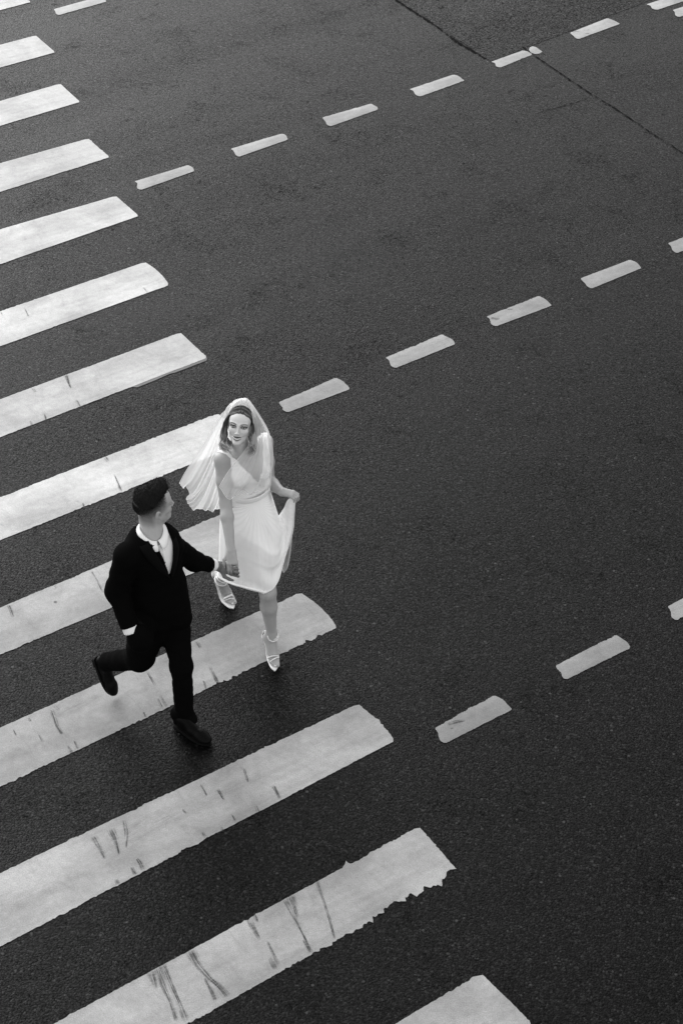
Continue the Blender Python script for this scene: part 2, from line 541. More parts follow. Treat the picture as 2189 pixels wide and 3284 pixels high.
K = 2189 / 1568.0
UP = {0: (28, -20), 1: (82, 81), 2: (138, 192), 3: (203, 318), 4: (266, 450), 5: (333, 602), 6: (414, 764), 7: (500, 950), 8: (590, 1148), 9: (690, 1362), 10: (821, 1618), 11: (962, 1900), 12: (1105, 2238)}
LO = {0: (72, 4), 1: (127, 120), 2: (184, 234), 3: (252, 361), 4: (319, 496), 5: (388, 655), 6: (476, 822), 7: (571, 1014), 8: (669, 1222), 9: (775, 1442), 10: (906, 1703), 11: (1054, 2003), 12: (1222, 2352)}
UL = {0: (0, -13), 1: (0, 103), 2: (0, 232), 3: (0, 375), 4: (0, 527), 5: (0, 716), 6: (0, 918), 7: (0, 1143), 8: (0, 1397), 9: (0, 1673), 10: (0, 2007), 11: (127, 2352), 12: (910, 2352)}
LL = {0: (0, 23), 1: (0, 155), 2: (0, 289), 3: (0, 441), 4: (0, 607), 5: (0, 796), 6: (0, 1005), 7: (0, 1242), 8: (0, 1505), 9: (0, 1809), 10: (0, 2176), 11: (435, 2352), 12: (1010, 2478)}
TONE = {0: 1.05, 1: 1.05, 2: 1.05, 3: .97, 4: 1.12, 5: 1.12, 6: .98, 7: 1.2, 8: .76, 9: .66, 10: .80, 11: .77, 12: .78}
ZA, ZB, ZC = (0, 2460), (0, 1640), (0, 820)
SC = {
 10: [(ZA, s_) for s_ in ([(425, 318, 20), (450, 360, 14), (480, 425, 6)], [(505, 285, 24), (530, 340, 14), (545, 410, 9)], [(568, 245, 16), (578, 300, 9), (575, 375, 5)],
      [(625, 420, 7), (640, 440, 12), (655, 475, 13)], [(600, 460, 8), (620, 495, 14)], [(530, 515, 10), (540, 540, 12)],
      [(915, 80, 3), (945, 135, 5)], [(995, 105, 8), (1025, 155, 5)], [(1115, 5, 8), (1135, 75, 5)], [(1168, 178, 5), (1180, 210, 10)], [(1060, 220, 3), (1078, 250, 8)],
      [(1250, 85, 7), (1280, 150, 8)], [(1240, 90, 3), (1270, 130, 4)], [(925, 300, 4), (935, 320, 9)], [(1010, 275, 3), (1018, 300, 7)], [(835, 195, 5), (850, 215, 6)])],
 11: [(ZA, s_) for s_ in ([(690, 935, 28), (715, 1020, 4)], [(718, 920, 14), (745, 1000, 14), (780, 1080, 8), (808, 1165, 12)], [(740, 905, 24), (775, 985, 14), (820, 1085, 10), (850, 1165, 22)],
      [(865, 840, 34), (910, 915, 18), (960, 970, 10), (1000, 1005, 16), (1042, 1055, 24)], [(935, 965, 8), (960, 1010, 10), (990, 1072, 16)], [(1135, 692, 18), (1160, 745, 14), (1188, 795, 4)],
      [(1163, 675, 20), (1177, 712, 3)], [(1220, 798, 6), (1250, 860, 6), (1275, 912, 11)], [(1230, 868, 8), (1260, 928, 15)], [(1298, 608, 12), (1345, 690, 7), (1400, 800, 4), (1420, 855, 14)],
      [(1325, 590, 28), (1345, 650, 14), (1360, 690, 10)], [(1446, 522, 12), (1470, 590, 5), (1500, 680, 7), (1530, 792, 6)], [(1385, 790, 5), (1415, 845, 10)])],
 9: [(ZB, s_) for s_ in ([(235, 905, 14), (262, 985, 9), (285, 1022, 9)], [(250, 890, 8), (270, 912, 8)], [(670, 730, 4), (712, 802, 6)], [(728, 838, 4), (765, 900, 7)], [(720, 855, 3), (742, 905, 6)], [(897, 597, 12), (918, 628, 8)],
      [(955, 705, 9), (996, 790, 10)], [(928, 773, 4), (942, 815, 6)], [(338, 1050, 9), (352, 1092, 11)], [(655, 918, 3), (666, 945, 6)], [(178, 1022, 4), (198, 1060, 5)], [(308, 1072, 6), (328, 1110, 10)], [(60, 1000, 4), (75, 1030, 4)], [(130, 945, 4), (140, 965, 6)])],
 8: [(ZB, s_) for s_ in ([(415, 273, 5), (445, 320, 3), (470, 370, 5)], [(40, 428, 14), (62, 490, 8)], [(245, 417, 8), (253, 417, 11), (261, 417, 8)], [(250, 340, 6), (255, 355, 4)])],
 7: [(ZC, s_) for s_ in ([(478, 922, 16), (495, 945, 8)], [(520, 1000, 4), (557, 1082, 9)], [(378, 1130, 3), (385, 1158, 7)])],
 6: [(ZC, s_) for s_ in ([(300, 545, 22), (312, 575, 10), (326, 610, 3)], [(348, 658, 6), (367, 695, 14)], [(203, 722, 3), (212, 758, 8)], [(148, 606, 8), (165, 625, 6)], [(138, 755, 3), (148, 780, 6)])],
 5: [(ZC, s_) for s_ in ([(108, 235, 5), (132, 282, 4)], [(655, 145, 3), (682, 176, 7)], [(5, 258, 5), (12, 270, 5)])],
}
STRIPE_LABEL = {
 0: 'white crosswalk bar cut off by the upper left corner, only its lower edge showing',
 1: 'short bright crosswalk bar, first whole bar end below the upper left corner',
 2: 'bright crosswalk bar end left of the far dashed row, second below the upper left corner',
 3: 'crosswalk bar end pointing at the leftmost dash of the far dashed row',
 4: 'very white unscuffed crosswalk bar, next one below the bar facing the far dashes',
 5: 'white crosswalk bar with hairline scratches, two bars above the bride',
 6: 'crosswalk bar with one dark wedge scuff, its grey ghost edge below, just above the bride',
 7: 'bright crosswalk bar running behind the bride\'s blowing veil and above the man\'s hair',
 8: 'grey crosswalk bar with a dark dot, passing behind the man\'s chest and the skirt',
 9: 'dirty grey crosswalk bar under the couple\'s feet, its stained end right of her leg',
 10: 'long crosswalk bar just below the man\'s front shoe with dark tyre smears at left',
 11: 'crosswalk bar with long forked tyre scuffs and a crumbled lower right edge',
 12: 'crosswalk bar end cut off by the bottom edge of the picture',
}
for i in range(13):
    a, b, c, d = [at(q[i][0] * K, q[i][1] * K) for q in (UL, UP, LO, LL)]
    da, dd = unit(a - b), unit(d - c)
    if i == 12: dd = da
    a, d = b + da * 4.2, c + dd * 4.2
    am = .0030 + .0020 * (i >= 7)
    lo_amp = {9: .010, 11: .010}.get(i, am)
    e1 = edge(a, b, am, 100 + i); e2 = edge(b, c, am * 1.1, 200 + i); e3 = edge(c, d, lo_amp, 300 + i); e4 = edge(d, a, am, 400 + i)
    if i == 11:   # crumbled lower edge near its end, and a small paint spur on the upper edge
        r = np.random.default_rng(5); s_ = np.linalg.norm(e3 - c, axis=1)
        nn = unit(np.array([-(c - d)[1], (c - d)[0], 0])); nn = nn if nn @ (b - c) > 0 else -nn
        bite = np.repeat(r.uniform(-.005, .034, 200), r.integers(2, 5, 200))[:len(e3)]
        e3 = e3 + nn * (bite * np.clip((.62 - s_) / .1, 0, 1))[:, None]
        s1 = np.linalg.norm(e1 - at(793 * K, 1988 * K), axis=1)
        e1 = e1 + (nn * .05 + unit(b - a) * .025) * np.exp(-(s1 / .014) ** 2)[:, None]
    if i in (5, 9, 10):
        t_ = np.linspace(0, 1, len(e2)); e2 = e2 + unit(b - a) * (np.sin(t_ * math.pi) * .022)[:, None]
    rnd = lambda A, B: [A, B]
    loop = np.concatenate([e1[:-3], e2[1:-2], e3[1:-1], e4[1:-1]])
    mk = [m_ for q, (org_, p_) in enumerate(SC.get(i, [])) for m_ in scuff(p_, 50 * i + q, org_)]
    if i == 10:     # a dull wheel-track band along the upper half of this bar
        mk += scuff([(-40, 640, 60), (160, 560, 90), (420, 445, 80), (640, 310, 110), (860, 190, 90), (1100, 90, 60), (1300, 10, 40)], 801, ZA, k=.10)
        mk += scuff([(560, 330, 40), (680, 255, 90), (790, 205, 40)], 803, ZA, k=.12)
    if i == 9:
        mk += scuff([(1290, 420, 60), (1400, 440, 110), (1490, 520, 70)], 811, ZB, k=.10)
        mk += scuff([(1380, 590, 30), (1460, 550, 50), (1520, 520, 30)], 813, ZB, k=.16)
        mk += scuff([(250, 940, 50), (350, 895, 40), (470, 840, 30)], 815, ZB, k=.15)
    ghost = None
    if i == 6:
        ghost = (np.array([at(*p_) for p_ in ((422, 1241), (480, 1218), (560, 1187), (640, 1158), (664, 1147), (662, 1157), (600, 1181), (560, 1196), (545, 1199), (500, 1219), (440, 1243))]))
    o = marking('crosswalk_stripe', [loop], TONE[i], c, -dd, mk, ghost)
    tag(o, STRIPE_LABEL[i], 'crosswalk stripe', 'white bars of the zebra crossing')

DASH = [  # corners: far left, far right, near right, near left (photo measure), tone, label
 ([(172, 29), (309, -9), (341, 5), (188, 48)], .95, 'lane dash at the top edge, alone between the crosswalk and the far dark patch'),
 ([(430, 582), (603, 529), (623, 549), (452, 609)], .80, 'far-row dash nearest the crosswalk bars'),
 ([(739, 477), (900, 429), (922, 448), (765, 503)], .80, 'far-row dash second from the crosswalk bars'),
 ([(1033, 377), (1188, 332), (1209, 352), (1060, 405)], .82, 'far-row dash third from the crosswalk bars'),
 ([(1312, 286), (1452, 239), (1489, 258), (1347, 309)], .86, 'far-row dash just left of the coarse asphalt patch corner'),
 ([(1573, 198), (1676, 161), (1705, 175), (1605, 216)], .86, 'short dash broken by the pavement crack at the patch corner'),
 ([(1826, 105), (1945, 58), (1987, 76), (1854, 125)], .86, 'chipped dash with holes at its left end, right of the crack'),
 ([(2070, 14), (2190, -26), (2230, -10), (2106, 31)], .92, 'dash cut by the top edge near the upper right corner'),
 ([(2155, 32), (2290, -12), (2325, 5), (2176, 54)], .92, 'dash tip poking in from the right edge at the upper right corner'),
 ([(893, 1291), (1075, 1212), (1121, 1249), (922, 1323)], .66, 'middle-row dash right of the bride\'s head, with a chipped tip'),
 ([(1234, 1148), (1417, 1072), (1459, 1104), (1268, 1181)], .66, 'clean middle-row dash second to the right of the bride'),
 ([(1558, 1016), (1727, 949), (1769, 980), (1590, 1047)], .64, 'middle-row dash with dark stains at its left end'),
 ([(1860, 893), (2019, 833), (2056, 860), (1895, 926)], .66, 'middle-row dash fourth to the right of the bride, clean and unstained'),
 ([(2140, 781), (2290, 722), (2330, 745), (2170, 812)], .64, 'middle-row dash cut off by the right edge'),
 ([(1392, 2338), (1583, 2231), (1643, 2276), (1427, 2386)], .54, 'grey worn dash, leftmost of the near row by the crosswalk end'),
 ([(1779, 2137), (1971, 2037), (2020, 2080), (1815, 2181)], .56, 'worn grey dash in the middle of the near row'),
 ([(2138, 1947), (2280, 1872), (2318, 1900), (2168, 1991)], .56, 'near-row dash cut off by the right edge'),
]
for i, (q, tn, lab) in enumerate(DASH):
    G = [at(*p_) for p_ in q]
    am = .0025 if i < 9 else (.0035 if i < 14 else .006)
    e = [edge(G[k_], G[(k_ + 1) % 4], am if k_ % 2 == 0 else am * .8, 700 + 10 * i + k_, .009) for k_ in range(4)]
    ld = unit(G[1] - G[0])
    # ends are softly rounded; the left end has a shallow bite
    t_ = np.linspace(0, 1, len(e[1])); rv = np.random.default_rng(i + 77); e[1] = e[1] + ld * (rv.uniform(.008, .024) * np.sin(t_ * math.pi) ** rv.uniform(.6, 1.5) + rv.uniform(-.006, .006) * np.sin(t_ * 6.28))[:, None]
    t_ = np.linspace(0, 1, len(e[3])); e[3] = e[3] - ld * (rv.uniform(.006, .016) * np.sin(t_ * math.pi * 2.0) * (t_ < .5 + .5 * (i % 3 > 0)) + rv.uniform(0, .010) * np.sin(t_ * math.pi))[:, None]
    loop = np.concatenate([e[0][1:-1], e[1][1:-1], e[2][1:-1], e[3][1:-1]])
    loops = [loop]; mk = []
    if i == 5:
        loops.append(np.array([at(*p_) for p_ in ((1697, 152), (1706, 148), (1718, 151), (1738, 165), (1730, 171), (1715, 173), (1701, 168), (1695, 160))]))
    if i == 6:
        mk = [m_ for q_, p_ in enumerate(([(1062, 148, 8), (1078, 143, 10), (1095, 142, 5)], [(1120, 152, 4), (1140, 152, 7)], [(1128, 138, 4), (1140, 134, 4)])) for m_ in scuff(p_, 900 + q_, (1089, 0))]
    if i == 11:
        mk = [m_ for q_, p_ in enumerate(([(690, 285, 12), (712, 290, 16), (730, 287, 8)], [(765, 248, 12), (790, 245, 6)])) for m_ in scuff(p_, 920 + q_, (1089, 820))]
    if i == 14:
        mk = [m_ for q_, p_ in enumerate(([(490, 978, 8), (530, 965, 12), (575, 958, 6)], [(505, 998, 6), (520, 995, 6)])) for m_ in scuff(p_, 930 + q_, (1089, 1640))]
    o = marking('lane_dash', loops, tn, G[0], ld, mk)
    tag(o, lab, 'lane dash', 'short white dashes guiding across the junction')

def flat_poly(name, pts, z, mat):
    bm = bmesh.new(); poly_fill(bm, pts, z, 0)
    me = bpy.data.meshes.new(name); bm.to_mesh(me); bm.free(); me.materials.append(mat)
    o = bpy.data.objects.new(name, me); scene.collection.objects.link(o); tag(o, kind='structure')
    return o
pc = [at(*p_) for p_ in ((1215, -40), (1573, 196), (2075, 6), (2330, -95))]
far = [pc[3] + (pc[3] - pc[1]) * .0 + np.array([0.3, 3.0, 0]), pc[0] + np.array([-.9, 3.0, 0])]
flat_poly('road_patch', np.concatenate([edge(pc[0], pc[1], .012, 31)[:-1], edge(pc[1], pc[3], .008, 32)[:-1], edge(pc[3], far[0], .005, 33)[:-1], edge(far[0], far[1], .005, 34)[:-1], edge(far[1], pc[0], .005, 35)[:-1]]), .0020, M_PATCH)
def crack(pts, wd, seed):
    P = np.concatenate([edge(at(*pts[i]), at(*pts[i + 1]), .006, seed + i, .02)[:-1] for i in range(len(pts) - 1)])
    T = np.gradient(P, axis=0); N_ = np.stack([-T[:, 1], T[:, 0], 0 * T[:, 0]], 1); N_ /= np.linalg.norm(N_, axis=1)[:, None] + 1e-9
    w_ = (wd * (1 + .55 * np.random.default_rng(seed).normal(size=len(P)))).clip(.001, .05) * .5
    V = np.concatenate([P + N_ * w_[:, None], P - N_ * w_[:, None]]); V[:, 2] = .0046
    n_ = len(P)
    o = link_mesh('road_crack', V, [(i, i + 1, n_ + i + 1, n_ + i) for i in range(n_ - 1)], M_TAR)
    tag(o, kind='structure')
crack([(1672, 148), (1713, 178), (1797, 235), (1896, 302), (1987, 358), (2189, 491), (2300, 566)], .010, 41)
crack([(1892, 314), (1850, 327), (1790, 344), (1750, 353), (1717, 368)], .006, 61)
crack([(1215, -38), (1300, 20), (1400, 84), (1460, 130), (1560, 190)], .018, 81)

# ================================================================== PEOPLE: shared pieces
def mat_skin(name, rough=.45):
    n = NT(name)
    v = n.obj()
    x = n.math('MULTIPLY', n.attr(), n.math('MULTIPLY_ADD', n.noise(v, 60, 3, .6), .16, .92))
    n.base(x); n.rough(rough, .35)
    n.b.inputs['Subsurface Weight'].default_value = .12
    n.b.inputs['Subsurface Radius'].default_value = (.008, .008, .008)
    n.bump(n.noise(v, 300, 2, .6), .08, .002)
    return n.m
def mat_cloth(name, base, rough=.85, spec=.2, scale=700, bump=.15, var=.25, sheen=0):
    n = NT(name); v = n.obj()
    g = n.noise(v, scale, 2, .6); mid = n.noise(v, 14, 4, .6)
    n.base(n.math('MULTIPLY', n.math('MULTIPLY_ADD', g, var, 1 - var / 2), n.math('MULTIPLY', n.math('MULTIPLY_ADD', mid, var, 1 - var / 2), base)))
    n.rough(rough, spec); n.bump(n.math('ADD', g, mid), bump, .003)
    if sheen:
        n.b.inputs['Sheen Weight'].default_value = sheen; n.b.inputs['Sheen Roughness'].default_value = .5
    return n.m
def mat_tone(name, rough=.6, spec=.3, aniso=0):
    n = NT(name); n.base(n.attr()); n.rough(rough, spec); return n.m
M_SKIN = mat_skin('skin')
M_SUIT = mat_cloth('black_wool', .0028, 1.0, .02)
M_LAPEL = mat_cloth('black_satin_wool', .0032, .85, .06)
M_SHIRT = mat_cloth('white_cotton', .80, .8, .2, 900, .06, .04)
M_SHOE = NT('black_leather'); M_SHOE.base(.003); M_SHOE.rough(.42, .05); M_SHOE = M_SHOE.m
M_SOLE = NT('black_rubber'); M_SOLE.base(.004); M_SOLE.rough(.8, .1); M_SOLE = M_SOLE.m
M_HAIR = mat_tone('hair', .5, .3)
M_CROP = mat_tone('cropped_hair', .85, .06)
M_BUTTON = NT('dark_button'); M_BUTTON.base(.03); M_BUTTON.rough(.4); M_BUTTON = M_BUTTON.m

def frame(fwd, up_hint=(0, 0, 1), roll=0.0):
    """rows: left, forward, up"""
    f = unit(fwd); l = unit(np.cross(up_hint, f)); u = np.cross(f, l)
    c, s_ = math.cos(roll), math.sin(roll)
    return np.array([c * l + s_ * u, f, -s_ * l + c * u])

def hit(field, px, py, lim=90):
    """the point of a shape seen at a place in the photograph"""
    d = unit(ray(px, py)); t = 9.5
    for _ in range(lim):
        p = CAM + d * t
        v = float(field.eval(p[0:1], p[1:2], p[2:3])[0, 0, 0])
        if v < .0004: break
        t += min(v * .7, .05)
        if t > 16: break
    return CAM + d * t

def head_ops(F, C, M, s=1.0, male=False):
    """sculpts a head; C = point between the eyes at mid skull, M = rows left/forward/up"""
    W_ = lambda l, f, u: C + s * (l * M[0] + f * M[1] + u * M[2])
    E = lambda l, f, u, r, k, mode='u': F.ell(W_(l, f, u), np.array(r) * s, M, k * s, mode)
    E(0, -.014, .026, (.071, .094, .080), .02)
    E(0, .034, -.026, (.057, .056, .084) if male else (.0505, .056, .080), .03)
    E(0, .044, .036, (.056, .046, .044), .03)
    for q in (-1, 1):
        jw = .053 if male else .036
        F.cone(W_(q * jw, .000, -.052 if male else -.048), W_(q * (.011 if male else .006), .070, -.098 if male else -.100), (.020 if male else .018) * s, (.016 if male else .0125) * s, .03 * s)
        E(q * (.040 if male else .0375), .058, -.028, (.021, .022, .020), .02)
        F.cone(W_(q * .014, .090, .014), W_(q * .045, .074, .016), .007 * s, .006 * s, .016 * s)
        E(q * (.078 if male else .066), -.012, -.014, (.009, .018, .030) if male else (.009, .020, .033), .005)
        if male:
            E(q * .088, -.004, -.012, (.010, .0095, .018), .004, 's')
    E(0, .078, -.099 if male else -.101, (.017, .015, .014), .016)
    for q in (-1, 1):
        E(q * .031, .098, -.001, (.017, .013, .0105), .016, 's')
        E(q * .031, .077, -.001, (.0135, .0125, .0125), .004)
        F.cone(W_(q * .045, .079, .004), W_(q * .031, .0905, .0075), .0028 * s, .0030 * s, .004 * s)
        F.cone(W_(q * .031, .0905, .0075), W_(q * .018, .084, .002), .0030 * s, .0026 * s, .004 * s)
    nz = 0 if male else 1
    F.cone(W_(0, .092, .006), W_(0, .111 - .005 * nz, -.036 + .002 * nz), .0062 * s, (.0085 - .0018 * nz) * s, .014 * s)
    E(0, .110 - .0045 * nz, -.039 + .0025 * nz, (.0095 - .0018 * nz, .009, .008 - .001 * nz), .008)
    for q in (-1, 1): E(q * (.0115 - .002 * nz), .100, -.043 + .002 * nz, (.0068 - .0014 * nz, .0085, .0060), .007)
    mo = -.0035 * nz
    # lips
    up_l = [(-.025, .078, -.0625), (-.012, .093, -.0635), (0, .0965, -.0645), (.012, .093, -.0635), (.025, .078, -.0625)]
    lo_l = [(-.023, .078, -.0650), (-.011, .0915, -.0735), (0, .0945, -.0755), (.011, .0915, -.0735), (.023, .078, -.0650)]
    F.chain([W_(p[0] * (1 + .12 * nz), p[1], p[2] + mo) for p in up_l], np.array([.003, .0048, .005, .0048, .003]) * s, .006 * s)
    F.chain([W_(p[0] * (1 + .12 * nz), p[1], p[2] + mo) for p in lo_l], np.array([.003, .0052, .0056, .0052, .003]) * s, .006 * s)
    return W_

def hand_ops(F, w, d, nb, thumb_side, curls, sc=1.0, spread=.1, thumb=((.5, .2), .9)):
    """five separate fingers and a palm, rooted at wrist w; d towards the knuckles, nb out of the back of the hand"""
    d = unit(d); nb = unit(nb - (np.asarray(nb) @ d) * d); t = np.cross(d, nb) * thumb_side
    palm = Field()
    for off in (-.024, -.008, .008, .024):
        palm.cone(w + d * .012 * sc + t * off * .7 * sc, w + d * .084 * sc + t * off * sc, .0135 * sc, .0115 * sc, .012)
    palm.cone(w - d * .01, w + d * .03 * sc, .022 * sc, .020 * sc, .02, flat=(nb, 1.35))
    F.group(palm, .012)
    spec = ((.029, .083, .042, .025, .019), (.0098, .089, .046, .028, .020), (-.0098, .085, .043, .026, .019), (-.028, .076, .034, .020, .017))
    for (off, b, l1, l2, l3), cu in zip(spec, curls):
        p = w + d * b * sc + t * off * sc
        ang = 0; pts = [p]
        for ln, a in zip((l1, l2, l3), cu):
            ang += a
            dd = math.cos(ang) * d - math.sin(ang) * nb + t * off * spread * 18 * .1
            p = p + unit(dd) * ln * sc; pts.append(p)
        g = Field().chain(pts, np.array([.0090, .0082, .0075, .0062]) * sc, .004)
        F.group(g, .006)
    (a1, a2), cu = thumb
    p0 = w + d * .022 * sc + t * .020 * sc
    d1 = unit(d * a1 + t * .8 - nb * a2); p1 = p0 + d1 * .042 * sc
    d2 = unit(d * (a1 + .5) + t * (.8 - cu) - nb * (a2 + .2)); p2 = p1 + d2 * .032 * sc
    p3 = p2 + unit(d2 - nb * .15 - t * .2) * .024 * sc
    F.group(Field().chain([p0, p1, p2, p3], np.array([.0135, .0105, .0092, .0068]) * sc, .006), .010)

# ================================================================== THE MAN
def shoe_parts(toe, heel, up, sc, parent):
    """a laced leather shoe lying along heel -> toe: upper, sole with heel block, laces"""
    f = unit(toe - heel); u = unit(up - (up @ f) * f); l = np.cross(u, f); M = np.array([l, f, u])
    O = heel; P = lambda a, b, c: O + sc * (a * l + b * f + c * u)
    F = Field()
    F.chain([P(0, .030, .045), P(0, .085, .050), P(0, .150, .040), P(.002, .215, .030), P(.003, .268, .022)], np.array([.032, .034, .036, .038, .022]) * sc, .02, flat=(l, 1.0))
    F.chain([P(0, .028, .075), P(0, .075, .085), P(0, .115, .070)], np.array([.030, .031, .026]) * sc, .02)
    F.ell(P(.002, .235, .026), (.042 * sc, .052 * sc, .026 * sc), M, .02)
    F.box(P(0, .15, -.045), (.2, .3, .055), M, .001, .004, 's')
    V, Q = carve(F, *bbox(F), .0045)
    up_o = link_mesh('shoe', V, Q, M_SHOE, parent)
    # sole outline
    out = []
    for a in np.linspace(0, 2 * math.pi, 40, endpoint=False):
        y = .5 - .5 * math.cos(a); wd = .030 + .014 * math.sin(math.pi * min(y * 1.05, 1) ** 1.6)
        if y > .8: wd *= max(1 - ((y - .8) / .2) ** 2 * .75, .2)
        if y < .12: wd *= .55 + .45 * math.sqrt(y / .12)
        out.append((math.copysign(wd, math.sin(a)) * min(1, abs(math.sin(a)) * 3), -.002 + y * .298))
    V2 = [P(a * 1.06, b, .000) for a, b in out] + [P(a * 1.06, b, .013) for a, b in out]
    n_ = len(out)
    F2 = [(i, (i + 1) % n_, n_ + (i + 1) % n_, n_ + i) for i in range(n_)] + [tuple(range(n_))[::-1], tuple(range(n_, 2 * n_))]
    so = MB(); so.add(V2, F2)
    hb = [(a, b) for a, b in out if b < .075]
    hv = [P(a, b, -.012) for a, b in hb] + [P(a, b, .002) for a, b in hb]; k_ = len(hb)
    so.add(hv, [(i, (i + 1) % k_, k_ + (i + 1) % k_, k_ + i) for i in range(k_)] + [tuple(range(k_))[::-1]])
    so.build('sole', M_SOLE, up_o, False)
    lb = MB()
    for i in range(4):
        c0 = P(-.020, .118 + i * .017, .074 - i * .0075); c1 = P(.020, .122 + i * .017, .074 - i * .0075); cm = P(0, .120 + i * .017, .088 - i * .0075)
        lb.add(*tube(catmull([c0, cm, c1], 7), .0026 * sc, 5))
    lb.build('laces', M_SHOE, up_o)
    return up_o

mf = unit((.50, -.866, 0)); ml = np.array([.866, .50, 0]); UPV = np.array([0, 0, 1.0])
PC = np.array([-1.035, -.355, .925]); WC = np.array([-1.04, -.365, 1.10]); CC = np.array([-1.045, -.385, 1.29]); NB = np.array([-1.045, -.392, 1.44])
Rsh = at(408, 1785, 1.36); Lsh = at(530, 1734, 1.345)
Rel = at(374, 1893, 1.11); Rwr = at(420, 2022, .90)
Lel = at(624, 1801, 1.045); Lwr = at(701, 1816, .88)
Lhip = PC + ml * .085 + (0, 0, -.02); Rhip = PC - ml * .085 + (0, 0, -.02)
Lkn = at(581, 2138, .50); Lan = at(592, 2292, .10)
Rkn = at(448, 2112, .47); Ran = at(335, 2124, .26)
hf = unit((.84, .54, .02)); HM = frame(hf, (0.03, 0.0, 1)); HS = 1.05
ear = at(509, 1651, 1.575)
HC = ear + HM[0] * .076 * HS + HM[2] * .014 * HS + np.array([.008, 0, 0])

MBODY = Field()
MBODY.cone(WC, CC, .105, .115, .05, flat=(mf, 1.25)).cone(PC, WC, .120, .105, .05, flat=(mf, 1.2)).cone(CC, NB - (0, 0, .05), .12, .09, .05, flat=(mf, 1.3))
for a, b, c in ((Rsh, Rel, Rwr), (Lsh, Lel, Lwr)):
    MBODY.cone(a, b, .048, .040, .03).cone(b, c, .038, .026, .02)
    MBODY.cone(CC + (0, 0, .06), a, .07, .05, .05)
for a, b, c in ((Rhip, Rkn, Ran), (Lhip, Lkn, Lan)):
    MBODY.cone(a, b, .070, .048, .03).cone(b, c, .045, .034, .02)
MBODY.cone(Lan, Lan + unit((.5, -.4, -.9)) * .05, .024, .022, .02).cone(Ran, Ran + unit((.1, -.05, -1)) * .08, .026, .022, .02)
MBODY.cone(NB - (0, 0, .04), HC + HS * (-.030 * HM[1] - .060 * HM[2]), .060, .056, .03)
MBODY.cone(NB - (0, 0, .06) + mf * .02, HC + HS * (.010 * HM[1] - .075 * HM[2]), .050, .046, .03)
hw = head_ops(MBODY, HC, HM, HS, True)
# his left hand closing round hers; his right hand is inside the trouser pocket
LHd = unit(at(752, 1829, .85) - Lwr); LHn = unit((.0, .75, -.66))
hand_ops(MBODY, Lwr, LHd, LHn, -1, ((.55, .9, .5), (.9, 1.1, .6), (1.0, 1.1, .7), (1.05, 1.1, .8)), .98, .1, ((.7, -.1), .5))
hand_ops(MBODY, Rwr, (.55, -.10, -1), -ml, 1, ((.3, .4, .3),) * 4, .72)

boxes = [((-1.5, -.75, 0.02), (-.70, -.05, 1.40), .010, 1), ]
def merged(field, chunks):
    Vs, Qs, n_ = [], [], 0
    for lo, hi, st, sm in chunks:
        V, Q = carve(field, np.array(lo), np.array(hi), st, sm); Vs.append(V); Qs.append(Q + n_); n_ += len(V)
    return np.concatenate(Vs), np.concatenate(Qs)
hz = 1.43
zn = ([(HC[0] - .11, HC[0] + .13, .0026), (Lwr[0] - .03, Lwr[0] + .17, .0028)], [(HC[1] - .12, HC[1] + .12, .0026), (Lwr[1] - .14, Lwr[1] + .06, .0028)], [(1.44, 1.74, .0026), (.78, .96, .0028)])
lo_, hi_ = bbox(MBODY)
V, Q = carve(MBODY, lo_, hi_, .010, 1, zn)
def man_tone(V):
    L_ = (V - HC) @ HM.T / HS; l, f, u = L_.T
    t = np.full(len(V), .36)
    dist = np.linalg.norm(L_, axis=1)
    headm = (dist < .17)
    # clipped sides and nape: dark stubble fading down to skin
    line = .060 + .45 * np.clip(f, -.09, .06)          # rises to the front
    fade = np.clip((u - (line - .100)) / .092, 0, 1) ** 1.0
    side = np.clip((.052 - f) / .02, 0, 1)
    nape = np.clip((u + .095 + .25 * (f + .06)) / .04, 0, 1) * np.clip((-.02 - f) / .02, 0, 1) * .55
    al = np.where(headm, np.maximum(fade * side, nape) * (np.abs(l) < .079), 0)
    earm = (np.abs(l) > .0735) & (np.abs(f + .01) < .024)
    al = np.where(earm & (u < .02), al * .1, al)
    t = t * (1 - al) + .024 * al
    br = np.exp(-(((np.abs(l) - .032) / .017) ** 2 + ((u - .019) / .0045) ** 2)) * (f > .05); t = t * (1 - .8 * br)
    lip = np.exp(-((l / .02) ** 2 + ((u + .069) / .006) ** 2)) * (f > .06); t = t * (1 - .35 * lip)
    ey = np.exp(-(((np.abs(l) - .031) / .012) ** 4 + ((u + .001) / .004) ** 4)) * (f > .06); t = t * (1 - .7 * ey)
    cc = np.exp(-(((np.abs(l) - .083) / .008) ** 2 + ((f + .003) / .007) ** 2 + ((u + .012) / .011) ** 2)); t = t * (1 - .55 * cc)
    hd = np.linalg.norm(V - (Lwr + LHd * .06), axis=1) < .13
    t = np.where(hd, .15, t)  # left hand toned darker: shade of the clasp put into its skin colour
    return t
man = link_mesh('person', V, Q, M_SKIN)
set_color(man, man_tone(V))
tag(man, 'man in a black suit and open white shirt striding, looking over at the bride', 'person')

# ---- shirt
SH = Field()
SH.cone(PC, WC, .135, .128, .05, flat=(mf, 1.15)).cone(WC, CC, .130, .141, .05, flat=(mf, 1.18)).cone(CC, NB - (0, 0, .045), .141, .098, .05, flat=(mf, 1.25))
for a in (Rsh, Lsh): SH.cone(CC + (0, 0, .065), a, .078, .055, .06)
SH.cone(NB + mf * .030 + (0, 0, -.022), NB + (0, 0, .2), .058, .075, .008, 's')
V, Q = carve(SH, *bbox(SH), .006)
SHT = SH
shirt = link_mesh('shirt', V, Q, M_SHIRT, man)

